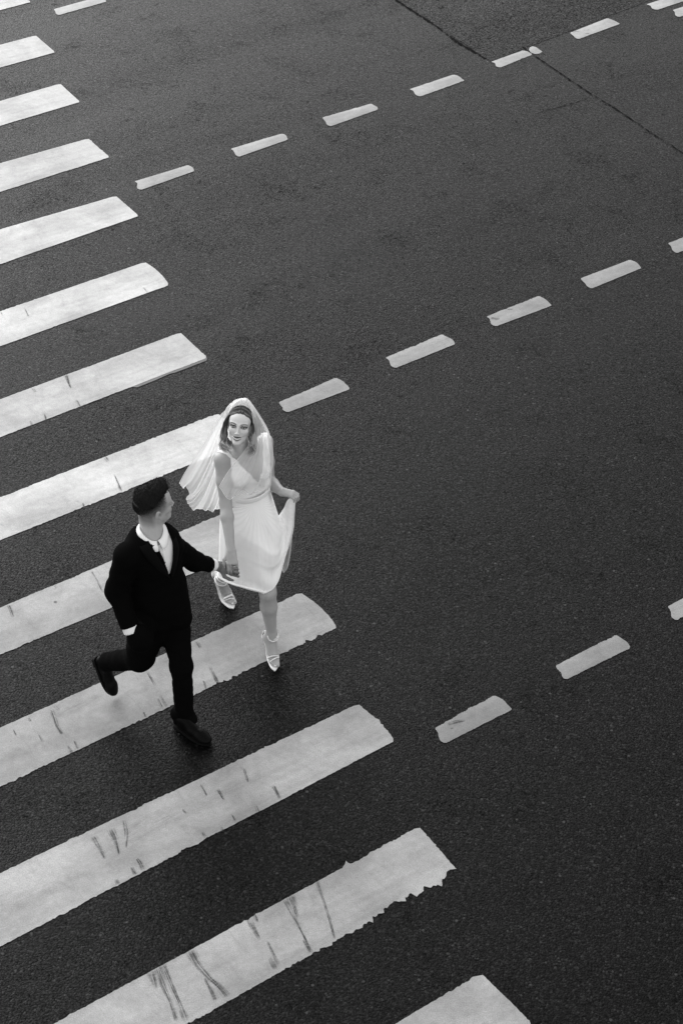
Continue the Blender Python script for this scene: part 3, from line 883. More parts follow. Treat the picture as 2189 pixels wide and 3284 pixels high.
# ---- jacket
JK = Field()
JK.cone(PC + mf * .0 + (0, 0, -.10), PC + (0, 0, .05), .165, .160, .05, flat=(mf, 1.20)).cone(PC + (0, 0, .05), WC, .158, .138, .06, flat=(mf, 1.2)).cone(WC, CC, .138, .148, .06, flat=(mf, 1.2)).cone(CC, NB - (0, 0, .05), .148, .112, .06, flat=(mf, 1.2))
for a in (Rsh, Lsh): JK.cone(CC + (0, 0, .065), a, .095, .072, .06)
JK.cone(Rsh, Rel, .074, .064, .03).cone(Rel, Rwr + (Rel - Rwr) * .06, .062, .050, .03)
lc = Lel + (Lwr - Lel) * .60
JK.cone(Lsh, Lel, .070, .056, .03).cone(Lel, lc, .054, .046, .03)
JK.ell(at(622, 1792, 1.075), (.035, .03, .03), None, .03).ell(at(650, 1797, 1.035), (.022, .02, .02), None, .02)
JK.cone(at(560, 1880, 1.04), at(585, 1980, .83), .048, .050, .06)          # open front flap swinging forward
JK.cone(at(545, 1855, 1.10), at(572, 1990, .80), .05, .05, .05)
def folds(X, Y, Z):
    a = (X - PC[0]) * ml[0] + (Y - PC[1]) * ml[1]
    return .0020 * np.sin(38 * Z + 30 * a + 3 * np.sin(9 * Z + 14 * a)) + .0014 * np.sin(75 * Z - 42 * a + 2 * np.sin(21 * a))
JK.add(folds, (-np.inf,) * 3, (np.inf,) * 3, .01, '+')
def plane(n_, p):
    n_ = unit(n_); c_ = n_ @ p
    return lambda X, Y, Z: X * n_[0] + Y * n_[1] + Z * n_[2] - c_
JK.add(plane(-UPV, (0, 0, .775)), (PC[0] - .19, PC[1] - .19, .60), (PC[0] + .30, PC[1] + .18, .86), .01, 'i')
JK.add(plane(unit(Lwr - Lel), lc), lc - .09, lc + .09, .01, 'i')
rc = Rwr + (Rel - Rwr) * .10
JK.add(plane(unit(Rwr - Rel), rc), rc - .10, rc + .10, .01, 'i')
JK.cone(NB + (0, 0, -.005) + mf * .012, NB + (0, 0, .2), .084, .10, .008, 's')
Vp = [hit(JK, *p_) for p_ in ((452, 1688), (524, 1692), (556, 1742), (546, 1852))]
# the V opening: a wedge cut straight into the front of the jacket
cd = unit((mf * 1.0 + np.array([0, 0, .25])))
e1 = unit(np.cross(cd, UPV)); e2 = np.cross(e1, cd)
vp2 = np.array([[p @ e1, p @ e2] for p in Vp])
vp2[0] += (vp2[0] - vp2[3]) * .25; vp2[1] += (0, .06)
def wedge(X, Y, Z):
    a = X * e1[0] + Y * e1[1] + Z * e1[2]; b = X * e2[0] + Y * e2[1] + Z * e2[2]
    c_ = (X - CC[0]) * cd[0] + (Y - CC[1]) * cd[1] + (Z - CC[2]) * cd[2]
    d = -(c_ - .02); cen = vp2.mean(0)
    for i in range(4):
        p, q = vp2[i], vp2[(i + 1) % 4]
        nrm = np.array([(q - p)[1], -(q - p)[0]]); nrm = nrm / np.linalg.norm(nrm)
        if nrm @ (cen - p) > 0: nrm = -nrm
        d = np.maximum(d, (a - p[0]) * nrm[0] + (b - p[1]) * nrm[1])
    return d
JKfull = JK.ops[:]
JK.add(wedge, CC - .4, CC + .4, .004, 's')
V, Q = carve(JK, *bbox(JK), .0065)
jacket = link_mesh('jacket', V, Q, M_SUIT, man)
JF = Field(); JF.ops = JKfull
def ribbon(name, pts_in, pts_out, off, th, mat, parent, field):
    a = [hit(field, *p_) for p_ in pts_in]; b = [hit(field, *p_) for p_ in pts_out]
    a = catmull(a, 24); b = catmull(b, 24)
    V_ = []
    for i in range(24):
        for t_ in (0, .33, .66, 1): V_.append(a[i] + (b[i] - a[i]) * t_ + cd * (off + .004 * math.sin(math.pi * t_)))
    o = link_mesh(name, V_, grid_faces(24, 4), mat, parent)
    return sheet_solid(o, th)
ribbon('lapel', [(450, 1690), (480, 1742), (515, 1800), (545, 1850)], [(432, 1698), (452, 1765), (496, 1818), (543, 1855)], .003, .005, M_LAPEL, jacket, JF)
ribbon('lapel', [(527, 1694), (556, 1742), (553, 1800), (547, 1850)], [(548, 1690), (571, 1748), (566, 1805), (550, 1856)], .003, .005, M_LAPEL, jacket, JF)

# ---- collar, placket, buttons, cuffs
def shirt_pt(px, py, off=.004): return hit(SHT, px, py) + cd * off
Vc = []
for i in range(49):
    a = math.radians(4 + 352 * i / 48)
    dv = mf * math.cos(a) + ml * math.sin(a)
    c_ = NB + mf * .012 + UPV * .020
    fr = max(0.0, math.cos(a)); tip = math.exp(-((min(a, 2 * math.pi - a) - .18) / .42) ** 2)
    top = c_ + dv * (.063 + .004 * fr) + UPV * (.030 - .056 * fr ** 1.5 - .010 * (1 - abs(math.cos(a))))
    fold = top + dv * .007 + UPV * .001
    fall = c_ + dv * (.084 + .016 * fr) + UPV * (-.008 - .044 * fr) + tip * (mf * .012 - UPV * .012 + ml * math.copysign(.006, math.sin(a)))
    Vc += [top - UPV * .03, top, fold, fold * .5 + fall * .5 + dv * .004, fall]
collar = link_mesh('collar', Vc, grid_faces(49, 5), M_SHIRT, shirt); sheet_solid(collar, .003)
pl = []
for px, py in ((514, 1722), (521, 1750), (526, 1780), (530, 1810), (538, 1840)):
    for dx in (-4.5, -3.5, 3.5, 4.5):
        pl.append(hit(SHT, px + dx, py) + cd * (.001 if abs(dx) > 4 else .0035))
link_mesh('placket', pl, grid_faces(5, 4), M_SHIRT, shirt)
for px, py in ((519, 1741), (527, 1803)):
    c_ = hit(SHT, px, py) + cd * .005
    V_, F_ = tube([c_, c_ + cd * .003], .0042, 10); link_mesh('button', V_, F_, M_BUTTON, shirt)
def cuff(a, b, r1, r2):
    V_ = []; ax_ = unit(b - a); x_ = unit(np.cross(ax_, (0.2, .1, 1))); y_ = np.cross(ax_, x_)
    for t_, rr in ((0, r1), (.9, r2), (1, r2 - .001), (1, r2 - .005), (.6, r2 - .006)):
        for i in range(24):
            w_ = 2 * math.pi * i / 24
            V_.append(a + (b - a) * t_ + rr * (x_ * math.cos(w_) + y_ * math.sin(w_)))
    return link_mesh('cuff', V_, [(r_ * 24 + i, r_ * 24 + (i + 1) % 24, (r_ + 1) * 24 + (i + 1) % 24, (r_ + 1) * 24 + i) for r_ in range(4) for i in range(24)], M_SHIRT, shirt)
ld_ = unit(Lwr - Lel)
cuff(lc - ld_ * .03, lc + ld_ * .046, .0405, .0375)
rd_ = unit(Rwr - Rel)
cuff(rc - rd_ * .03, rc + rd_ * .036, .045, .044)

# ---- trousers
TR = Field()
TR.cone(PC + (0, 0, -.05), PC + (0, 0, .08), .135, .130, .05, flat=(mf, 1.15))
TR.cone(Lhip, Lkn, .098, .064, .05).cone(Lkn, Lan + (0, 0, -.022), .062, .054, .03)
TR.ell(Lan + unit((.78, -.62, 0)) * .030 + (0, 0, -.020), (.052, .048, .030), None, .02)
TR.ell(at(566, 2290, .085), (.036, .036, .050), None, .02)
TR.cone(Rhip, Rkn, .098, .072, .05).cone(Rkn, Ran + (Rkn - Ran) * .08, .070, .058, .03)
TR.ell(Lan + (-.016, .014, .0), (.060, .058, .045), None, .02)
TR.ell(Rwr + (0.045, -.005, -.05), (.065, .06, .09), None, .04)
TR.cone(Rwr + (.050, .0, -.07), Rhip + (0, 0, -.06), .058, .085, .05)
TR.cone(PC + (0.0, -.02, -.10), Rkn + (.01, 0, .03), .10, .075, .05)
def tfold(X, Y, Z):
    return .0016 * np.sin(40 * Z + 45 * X + 3.0 * np.sin(11 * Z)) + .0012 * np.sin(70 * Z - 60 * Y + 2 * np.sin(19 * Z))
TR.add(tfold, (-np.inf,) * 3, (np.inf,) * 3, .01, '+')
TR.add(plane(-UPV, (0, 0, Lan[2] - .062)), Lan - .12, Lan + .12, .01, 'i')
rsd = unit(Ran - Rkn)
TR.add(plane(rsd, Ran - rsd * .012), Ran - .11, Ran + .11, .01, 'i')
V, Q = carve(TR, *bbox(TR), .007)
link_mesh('trousers', V, Q, M_SUIT, man)

# ---- shoes
f_heel = at(561, 2322, .012); f_toe = at(672, 2389, .010)
f_dir = unit(f_toe - f_heel); f_heel[2] = .013
shoe_parts(f_heel + f_dir * .285, f_heel, UPV, .95, man)
r_toe = at(363, 2233, .018)
r_heel = at(304, 2108, .245)
rdir = unit(r_toe - r_heel)
rup = unit(np.array([.75, -.55, .45]))
shoe_parts(r_heel + rdir * .29, r_heel, rup, np.linalg.norm(r_toe - r_heel) / .298, man)

# ---- hair: a cropped cap with a lifted front, plus short tufts for its rough outline
HR = Field()
E_ = lambda l, f, u, r, k, mode='u': HR.ell(HC + HS * (l * HM[0] + f * HM[1] + u * HM[2]), np.array(r) * HS, HM, k * HS, mode)
E_(0, -.012, .042, (.0745, .087, .082), .02)
E_(0, .030, .100, (.052, .052, .034), .03)
E_(0, .050, .104, (.044, .030, .034), .02)
E_(0, -.045, .068, (.060, .046, .056), .03)
# trim along a line that rises towards the forehead
pn = unit(HM[2] * 1.0 - HM[1] * .45)
HR.add(plane(-pn, HC + HS * (.058 * HM[2])), HC - .2, HC + .2, .01, 'i')
E_(0, .105, .030, (.060, .045, .042), .012, 's')
def hn(X, Y, Z): return .0022 * np.sin(210 * X + 60 * Z) * np.sin(190 * Y - 80 * Z) + .0015 * np.sin(400 * X + 310 * Y + 330 * Z)
pv = HC + HS * .058 * HM[2]
def thin(X, Y, Z):      # the cap thins out towards its lower edge
    q = (X - pv[0]) * pn[0] + (Y - pv[1]) * pn[1] + (Z - pv[2]) * pn[2]
    return .0032 * np.clip(1 - q / .026, 0, 1)
HR.add(thin, (-np.inf,) * 3, (np.inf,) * 3, .01, '+')
HR.add(hn, (-np.inf,) * 3, (np.inf,) * 3, .01, '+')
V, Q = carve(HR, HC - .19, HC + .19, .0034, 1)
mb = MB(); mb.add(V, [tuple(q) for q in Q.tolist()], .012)
r = np.random.default_rng(3)
sel = r.choice(len(V), 2600, replace=False)
Cn = HC + HS * .02 * HM[2]
for i in sel:
    p = V[i]; nrm = unit(p - Cn); L_ = HM @ (p - HC) / HS
    if L_[2] < .0: nrm = unit(nrm + .8 * -HM[2])
    dv = unit(nrm + r.normal(size=3) * .28 + HM[1] * (.75 if L_[1] > .0 else -.05) * (L_[2] > .05) + HM[2] * .25 * (L_[2] > .05))
    ln_ = .008 + .005 * r.random() + .010 * max(0, L_[1]) / .09 * (L_[2] > .06)
    if L_[2] < .07: ln_ *= .5
    s_ = unit(np.cross(dv, r.normal(size=3))) * .0014
    mb.add([p - s_ - nrm * .003, p + s_ - nrm * .003, p + dv * ln_], [(0, 1, 2)], .010 + .016 * r.random() ** 2)
HV = np.array([v.co[:] for v in man.data.vertices]); LV = (HV - HC) @ HM.T / HS
pd = LV[:, 2] - (.058 + .45 * LV[:, 1])
okv = np.where((np.linalg.norm(LV, axis=1) < .15) & (pd < .034) & (pd > -.085) & (LV[:, 1] < .050) & (LV[:, 2] > -.10) & ~((np.abs(LV[:, 0]) > .074) & (LV[:, 2] < .02)))[0]
for i in r.choice(okv, min(9000, len(okv)), replace=False):      # clipped sides: ever shorter and sparser stubble
    a_ = min(1, 1 - (.008 - pd[i]) / .093)
    if r.random() > .08 + .85 * a_ ** 1.6: continue
    p = HV[i]; nrm = unit(p - Cn); dv = unit(nrm + r.normal(size=3) * .35 - HM[2] * .7)
    s_ = unit(np.cross(dv, r.normal(size=3))) * (.0004 + .0009 * a_)
    mb.add([p - s_, p + s_, p + dv * (.0012 + .0056 * a_ ** 2)], [(0, 1, 2)], .012)
mhair = mb.build('hair', M_CROP, man)

# ================================================================== THE BRIDE
M_DRESS = NT('beaded_crepe')
def _dress():
    n = M_DRESS
    a = n.new('ShaderNodeUVMap'); a.uv_map = 'UVMap'
    b = n.new('ShaderNodeUVMap'); b.uv_map = 'fan'
    s = n.new('ShaderNodeSeparateXYZ'); n.ln(b.outputs[0], s.inputs[0])
    x, z = s.outputs[0], s.outputs[1]
    ang = n.math('ARCTAN2', x, z)
    dist = n.math('SQRT', n.math('ADD', n.math('MULTIPLY', x, x), n.math('MULTIPLY', z, z)))
    wob = n.noise(n.mapping(b.outputs[0], (14, 14, 1)), 1, 3, .5)
    fan = n.math('SINE', n.math('MULTIPLY_ADD', ang, 44.0, n.math('MULTIPLY', wob, 3.0)))
    fan = n.math('MULTIPLY', n.ramp(fan, -.2, .9), n.ramp(dist, .34, .05))
    s2 = n.new('ShaderNodeSeparateXYZ'); n.ln(a.outputs[0], s2.inputs[0])
    wob2 = n.noise(n.mapping(a.outputs[0], (8, 5, 1)), 1, 3, .5)
    rows = n.math('SINE', n.math('MULTIPLY_ADD', s2.outputs[0], 760.0, n.math('MULTIPLY', wob2, 8.0)))
    rows = n.math('MULTIPLY', n.ramp(rows, .1, .95), n.ramp(s2.outputs[1], .2, .95))
    g = n.noise(n.mapping(b.outputs[0], (260, 260, 1)), 1, 3, .7)
    mid = n.noise(n.mapping(b.outputs[0], (22, 22, 1)), 1, 4, .6)
    pat = n.math('MAXIMUM', fan, n.math('MULTIPLY', rows, .4))
    seq = n.ramp(g, .64, .72)
    c = n.math('MULTIPLY_ADD', pat, -.075, .90)
    c = n.math('MULTIPLY', c, n.math('MULTIPLY_ADD', mid, .10, .95))
    c = n.math('MULTIPLY', c, n.math('MULTIPLY_ADD', g, .16, .92))
    n.base(c)
    n.ln(n.math('MULTIPLY_ADD', seq, -.4, .72), n.b.inputs['Roughness'])
    n.b.inputs['Specular IOR Level'].default_value = .35
    h = n.math('ADD', n.math('MULTIPLY', pat, .8), n.math('MULTIPLY', g, .5))
    n.bump(n.math('MULTIPLY_ADD', mid, .8, h), .32, .004)
_dress(); M_DRESS = M_DRESS.m
def mat_tulle():
    n = NT('white_tulle')
    tr = n.new('ShaderNodeBsdfTransparent'); df = n.new('ShaderNodeBsdfDiffuse'); tl = n.new('ShaderNodeBsdfTranslucent')
    df.inputs[0].default_value = (.88, .88, .88, 1); tl.inputs[0].default_value = (.85, .85, .85, 1)
    mx = n.new('ShaderNodeMixShader'); mx.inputs[0].default_value = .36; n.ln(df.outputs[0], mx.inputs[1]); n.ln(tl.outputs[0], mx.inputs[2])
    uv = n.new('ShaderNodeUVMap'); uv.uv_map = 'UVMap'
    st = n.noise(n.mapping(uv.outputs[0], (30, 1.2, 1)), 1, 3, .6)
    fac = n.math('MULTIPLY', n.attr(), n.math('MULTIPLY_ADD', st, .5, .75), clamp=True)
    m2 = n.new('ShaderNodeMixShader'); n.ln(fac, m2.inputs[0]); n.ln(tr.outputs[0], m2.inputs[1]); n.ln(mx.outputs[0], m2.inputs[2])
    n.ln(m2.outputs[0], n.out.inputs[0])
    return n.m
M_TULLE = mat_tulle()
M_SATIN = NT('white_satin'); M_SATIN.base(.78); M_SATIN.rough(.35, .4); M_SATIN = M_SATIN.m
M_GEM = NT('crystal_trim'); M_GEM.base(.9); M_GEM.rough(.1, .8); M_GEM = M_GEM.m
M_METAL = NT('ring_metal'); M_METAL.base(.8); M_METAL.b.inputs['Metallic'].default_value = 1; M_METAL.rough(.15); M_METAL = M_METAL.m

bf = unit((.42, -.91, 0)); bl = np.array([.91, .42, 0])
bPC = np.array([-.552, .385, .94]); bWC = np.array([-.548, .402, 1.115]); bCC = np.array([-.565, .408, 1.27]); bNB = np.array([-.578, .405, 1.405])
bRsh = at(713, 1474, 1.385); bLsh = at(849, 1418, 1.40)
bRel = at(723, 1612, 1.155); bRwr = at(740, 1764, .965)
bLel = aty(862, 1545, .50); bLwr = aty(903, 1577, .345)
bRhip = bPC - bl * .078 - (0, 0, .03); bLhip = bPC + bl * .078 - (0, 0, .03)
bLkn = at(858, 1900, .50); bLan = at(871, 2034, .155)
bRkn = np.array([-.655, .50, .49]); bRan = at(709, 1858, .20)
bhf = unit((-.075, -.90, .38)); BHM = frame(bhf, (0, 0, 1), math.radians(-6)); BHS = .965
eye_s = at(764, 1370, 1.655); bHC = eye_s - BHM[1] * .088 * BHS + BHM[2] * .001
def bW(l, f, u): return bHC + BHS * (l * BHM[0] + f * BHM[1] + u * BHM[2])

def torso(F, o):
    F.cone(bPC - (0, 0, .04), bPC + (0, 0, .03), .136 + o, .132 + o, .03, flat=(bf, 1.7)).cone(bPC + (0, 0, .03), bWC, .124 + o, .106 + o, .06, flat=(bf, 1.5))
    F.cone(bWC, bCC, .108 + o, .122 + o, .06, flat=(bf, 1.35)).cone(bCC, bNB - (0, 0, .05), .125 + o, .082 + o, .06, flat=(bf, 1.45))
    for a, b in ((bRsh, -1), (bLsh, 1)):
        F.cone(bCC + (0, 0, .055), a, .062 + o, .040 + o, .05)
        F.ell(bCC + bf * .072 + bl * .064 * b + UPV * .008, np.array([.056, .056, .062]) + o, None, .03)
BB = Field(); torso(BB, 0)
for a, b, c in ((bRsh, bRel, bRwr), (bLsh, bLel, bLwr)):
    BB.cone(a, a + (b - a) * .5, .046, .043, .03).cone(a + (b - a) * .5, b, .043, .035, .02)
    BB.cone(b, b + (c - b) * .3, .035, .037, .02).cone(b + (c - b) * .3, c, .037, .0245, .02)
BB.cone(bNB - (0, 0, .03), bW(0, -.022, -.075), .050, .046, .03)
BB.cone(bNB - (0, 0, .05) + bf * .02, bW(0, .006, -.082), .042, .040, .03)
for a in (bRsh, bLsh): BB.cone(bNB + bf * .045 - (0, 0, .005), a + bf * .02 + (0, 0, .02), .010, .010, .02)   # collar bones
for h_, k_, n_ in ((bLhip, bLkn, bLan), (bRhip, bRkn, bRan)):
    BB.cone(h_, k_, .070, .052, .03); c_ = k_ + (n_ - k_) * .35 + unit(np.cross(n_ - k_, bl)) * -.006
    BB.cone(k_, c_, .049, .052, .02).cone(c_, n_, .050, .029, .02)
# feet arched in heels
def foot(ank, heel, ball, toe, lat):
    BB.cone(ank, heel + (0, 0, .022), .029, .024, .02).cone(ank, ball + (0, 0, .018), .029, .026, .03).cone(heel + (0, 0, .02), ball + (0, 0, .012), .024, .026, .03)
    BB.cone(ball - lat * .020 + (0, 0, .008), ball + lat * .020 + (0, 0, .010), .014, .016, .02)
    td = toe - ball
    for q, (o, ln_, r_) in enumerate(((.024, 1.0, .0118), (.006, .98, .0090), (-.007, .90, .0084), (-.018, .78, .0080), (-.028, .62, .0076))):
        a = ball + lat * o + td * .12 + (0, 0, .010); b = ball + lat * o * .92 + td * ln_ * .88 + (0, 0, .010)
        BB.group(Field().chain([a, (a + b) / 2 + (0, 0, .004), b], [r_ * 1.1, r_, r_], .004), .004)
L_toe, L_ball, L_heel = at(880, 2144, .010), at(875, 2102, .018), at(858, 2052, .098)
R_toe, R_ball, R_heel = at(746, 1944, .010), at(724, 1904, .026), at(697, 1848, .175)
L_lat = unit(np.cross(L_toe - L_ball, UPV)); R_lat = unit(np.cross(R_toe - R_ball, UPV))
foot(bLan, L_heel, L_ball, L_toe, -L_lat * 1.0); foot(bRan, R_heel, R_ball, R_toe, R_lat * -1.0)
RHd = unit(at(745, 1812, .905) - bRwr); RHn = unit((.05, -.72, .69))
hand_ops(BB, bRwr, RHd, RHn, 1, ((.35, .7, .5), (.45, .85, .6), (.5, .9, .6), (.55, .9, .6)), .93, .1, ((.9, .25), .6))
LHd2 = unit(aty(934, 1584, .325) - bLwr); LHn2 = unit((.25, -.30, .92))
hand_ops(BB, bLwr, LHd2, LHn2, -1, ((.55, .9, .4), (.6, .9, .4), (.6, .9, .4), (.6, .8, .4)), .78, .1, ((.5, .8), .3))
head_ops(BB, bHC, BHM, BHS)
BZ = ([(bHC[0] - .09, bHC[0] + .09, .0018), (bRwr[0] - .05, bRwr[0] + .07, .003), (bLwr[0] - .03, bLwr[0] + .14, .003), (L_ball[0] - .06, L_ball[0] + .06, .003), (R_ball[0] - .06, R_ball[0] + .08, .003)],
      [(bHC[1] - .13, bHC[1] + .05, .0019), (bRwr[1] - .16, bRwr[1] + .14, .003), (R_toe[1] - .03, R_ball[1] + .03, .003)],
      [(bHC[2] - .13, bHC[2] + .10, .0018), (.80, 1.0, .003), (0, .06, .003), (1.02, 1.2, .0035)])
V, Q = carve(BB, *bbox(BB), .009, 1, BZ)
def bride_tone(V):
    L_ = (V - bHC) @ BHM.T / BHS; l, f, u = L_.T
    t = np.full(len(V), .36) + .24 * np.clip((.26 - np.linalg.norm(L_, axis=1)) / .14, 0, 1)
    fr = (f > .05) & (np.abs(l) < .07) & (np.abs(u) < .12)
    al = np.abs(l)
    # brows: thin arcs; eyes: lash line, shadow, iris, white; lips and teeth
    sm = lambda d_, w_: np.clip(.5 - d_ / w_, 0, 1)          # soft-edged mask: d_ negative inside
    mix = lambda t_, v_, m_: t_ * (1 - m_ * fr) + v_ * m_ * fr
    by = .0150 + .0050 * np.sin(np.clip((al - .010) / .044, 0, 1) * math.pi * .85)
    br = sm(np.abs(u - by) - .0030, .0028) * np.clip((al - .009) / .006, 0, 1) * np.clip((.057 - al) / .010, 0, 1)
    shd = np.exp(-(((al - .033) / .022) ** 4 + ((u - .0010) / .0115) ** 4))
    ec = -.0008 + .06 * (al - .031)
    rd = lambda cx_, a_, b_, dy_=0: (np.sqrt(((al - cx_) / a_) ** 2 + ((u - ec - dy_) / b_) ** 2) - 1) * b_
    ix = l - np.sign(l) * .0320 + .0012
    t = t * (1 - .45 * shd * fr)
    t = mix(t, .022, sm(rd(.0328, .0190, .0100, .0010), .0025))
    t = mix(t, .48, sm(rd(.0320, .0128, .0042, -.0006), .0016))
    t = mix(t, .015, sm(np.sqrt(ix ** 2 + (u - ec - .0006) ** 2) - .0060, .0016) * sm(rd(.0320, .0140, .0056, 0), .0016))
    t = mix(t, .9, sm(np.sqrt((ix + .0028) ** 2 + (u - ec + .0002) ** 2) - .0022, .0014))  # catchlight: a small glint painted onto each iris
    t = mix(t, .045, br * .95)
    cu = -.0680 + 9.0 * l ** 2        # mouth line turned up into a smile
    t = mix(t, .17, sm(np.maximum(np.maximum(u - (cu - .0035), (cu - .0152 + 13 * l ** 2) - u), al - .0260), .0020))
    t = mix(t, .060, sm(np.maximum(np.maximum(u - (cu + .0068 - 6.5 * l ** 2), cu - u), al - .0305), .0020))
    t = mix(t, .88, sm(np.maximum(np.maximum(u - cu - .0002, (cu - .0056 + 7.0 * l ** 2) - u), al - .0215), .0016))
    cor = np.exp(-(((al - .0315) / .004) ** 2 + ((u - cu) / .003) ** 2)); t = mix(t, .12, cor * .5)
    nos = np.exp(-(((al - .0080) / .0045) ** 2 + ((u + .0460) / .0032) ** 2)) * (f > .083); t = mix(t, .07, nos * .9)
    for tip in (L_toe, R_toe):
        t = np.where(np.linalg.norm(V - tip - (0, 0, .014), axis=1) < .013, .75, t)
    # toe and finger nails stay pale
    return t
bride = link_mesh('person', V, Q, M_SKIN)
set_color(bride, bride_tone(V))
tag(bride, 'smiling bride in a white beaded dress and tulle veil holding up her skirt', 'person')

# ---- bodice: follows the body, cut along the neckline and straps
KNOT = hit(BB, 813, 1608)
def fan_uv(o, V):
    uv = o.data.uv_layers.new(name='fan')
    li = np.empty(len(o.data.loops), np.int32); o.data.loops.foreach_get('vertex_index', li)
    P = np.stack([(V - KNOT) @ bl, V[:, 2] - KNOT[2]], 1)
    uv.data.foreach_set('uv', P.astype(np.float32)[li].ravel())
BD = Field(); torso(BD, .006)
for a, b in ((bRsh, bRel), (bLsh, bLel)): BD.cone(a, a + (b - a) * .25, .053, .050, .03)
nk = [(694, 1449), (722, 1439), (757, 1474), (780, 1501), (804, 1522), (827, 1549), (842, 1504), (842, 1445), (844, 1396), (859, 1392), (864, 1440), (872, 1500), (880, 1540), (884, 1640), (720, 1640), (738, 1540), (742, 1500), (738, 1470), (726, 1457)]
vd = unit(CAM - bCC)
x1 = unit(np.cross(vd, UPV)); x2 = np.cross(x1, vd)
N2 = np.array([[p @ x1, p @ x2] for p in (aty(q[0], q[1], .33) for q in nk)])
def poly2(X, Y, Z):
    a = X * x1[0] + Y * x1[1] + Z * x1[2]; b = X * x2[0] + Y * x2[1] + Z * x2[2]
    d = None; s_ = np.ones(np.broadcast(a, b).shape, np.float32)
    for i in range(len(N2)):
        p, q = N2[i], N2[i - 1]; e = q - p
        wx, wy = a - p[0], b - p[1]
        h = np.clip((wx * e[0] + wy * e[1]) / (e @ e), 0, 1)
        dd = (wx - e[0] * h) ** 2 + (wy - e[1] * h) ** 2
        d = dd if d is None else np.minimum(d, dd)
        c1 = b >= p[1]; c2 = b < q[1]; c3 = e[0] * wy > e[1] * wx
        s_ = np.where((c1 & c2 & c3) | (~c1 & ~c2 & ~c3), -s_, s_)
    d = s_ * np.sqrt(d)
    back = (X - bCC[0]) * bf[0] + (Y - bCC[1]) * bf[1] + (Z - bCC[2]) * 0
    s0_ = (X - bCC[0]) * bl[0] + (Y - bCC[1]) * bl[1]; sd_ = np.abs(s0_)
    low = np.minimum(np.maximum(Z - 1.27, sd_ - .135), np.abs(sd_ - np.where(s0_ > 0, .150, .120)) - .016)
    return np.where(back < -.02, np.minimum(d, low), d)
BD.add(poly2, bCC - .5, bCC + .5, .01, 'i')
BD.add(plane(-UPV, (0, 0, 1.06)), (-np.inf,) * 3, (np.inf,) * 3, .01, 'i')
def ruche(X, Y, Z):
    s_ = (X - bCC[0]) * bl[0] + (Y - bCC[1]) * bl[1]
    return .0014 * np.sin(95 * Z + 60 * np.abs(s_)) 
BD.add(ruche, (-np.inf,) * 3, (np.inf,) * 3, .01, '+')
V, Q = carve(BD, *bbox(BD), .0048)
bod = link_mesh('bodice', V, Q, M_DRESS, bride)
set_uv(bod, np.stack([(V - KNOT) @ bl, V[:, 2] * 0], 1)); fan_uv(bod, V)

# ---- skirt: hung from the waist along meridians, its left side lifted to her hand
MER = [
 [(722, 1597, .375), (708, 1657, .385), (704, 1722, .40), (703, 1780, .44), (700, 1839, .50)],
 [(740, 1606, .335), (730, 1690, .32), (728, 1765, .31), (725, 1825, .34), (722, 1866, .38)],
 [(780, 1612, .312), (778, 1695, .262), (775, 1775, .235), (772, 1840, .22), (770, 1881, .24)],
 [(812, 1608, .312), (818, 1695, .25), (822, 1780, .195), (824, 1850, .150), (824, 1895, .140)],
 [(838, 1597, .33), (850, 1690, .27), (856, 1780, .205), (858, 1850, .150), (856, 1903, .130)],
 [(854, 1584, .36), (874, 1670, .30), (885, 1760, .235), (887, 1825, .195), (886, 1870, .175)],
 [(861, 1576, .40), (885, 1650, .36), (899, 1722, .295), (909, 1768, .25), (912, 1793, .235)],
 [(863, 1573, .43), (888, 1648, .40), (907, 1676, .34), (923, 1692, .31), (936, 1692, .295)],
 [(864, 1572, .45), (889, 1652, .43), (906, 1634, .39), (926, 1602, .35), (945, 1598, .330)],
 [(864, 1571, .47), (890, 1652, .46), (906, 1660, .45), (925, 1655, .42), (942, 1636, .36)],
 [(863, 1570, .49), (890, 1655, .50), (905, 1720, .50), (915, 1785, .48), (917, 1828, .46)],
]
mer = [[aty(p_[0], p_[1], p_[2] - (.03 * (j_ in (1, 2)) + .012 * (j_ == 0)) * (1 <= i_ <= 6)) for j_, p_ in enumerate(r_)] for i_, r_ in enumerate(MER)]
mer += [[np.array(p_) for p_ in r_] for r_ in (
 [(-.50, .50, 1.12), (-.46, .54, .95), (-.45, .58, .8), (-.44, .60, .65), (-.44, .60, .53)],
 [(-.60, .50, 1.12), (-.60, .54, .95), (-.62, .60, .8), (-.63, .64, .62), (-.60, .66, .50)],
 [(-.655, .44, 1.12), (-.675, .50, .95), (-.685, .55, .8), (-.695, .60, .65), (-.685, .63, .52)])]
mer = np.array(mer)
nu, nv = 360, 120
G1 = np.stack([catmull(mer[i], nv) for i in range(len(mer))])            # (m, nv, 3)
G = np.stack([catmull(G1[:, j], nu, True) for j in range(nv)], 1)        # (nu, nv, 3)
du_ = np.roll(G, -1, 0) - np.roll(G, 1, 0); dv_ = np.gradient(G, axis=1)
Nn = np.cross(dv_, du_); Nn /= np.linalg.norm(Nn, axis=2)[..., None] + 1e-9
cen = G.mean(0, keepdims=True)
if ((G - cen) * Nn).sum() < 0: Nn = -Nn
uu = (np.arange(nu) / nu * len(mer))[:, None]; vv_ = np.linspace(0, 1, nv)[None]
front = np.exp(-((uu - 4.6) / 2.2) ** 2)
wing = np.exp(-((uu - 6.6) / 1.5) ** 2)
def wv(a, b, seed):
    r_ = np.random.default_rng(seed); out = 0
    for q in range(5):
        ka, kb = r_.uniform(.35, 1.0) * a * (1 + q * .5), r_.uniform(-1, 1) * b * (1 + q * .4)
        out = out + np.sin(ka * uu + kb * vv_ + r_.random() * 6.28) / (1 + q * .6)
    return out / 2.2
damp = np.clip(vv_ * 2.5, 0, 1)
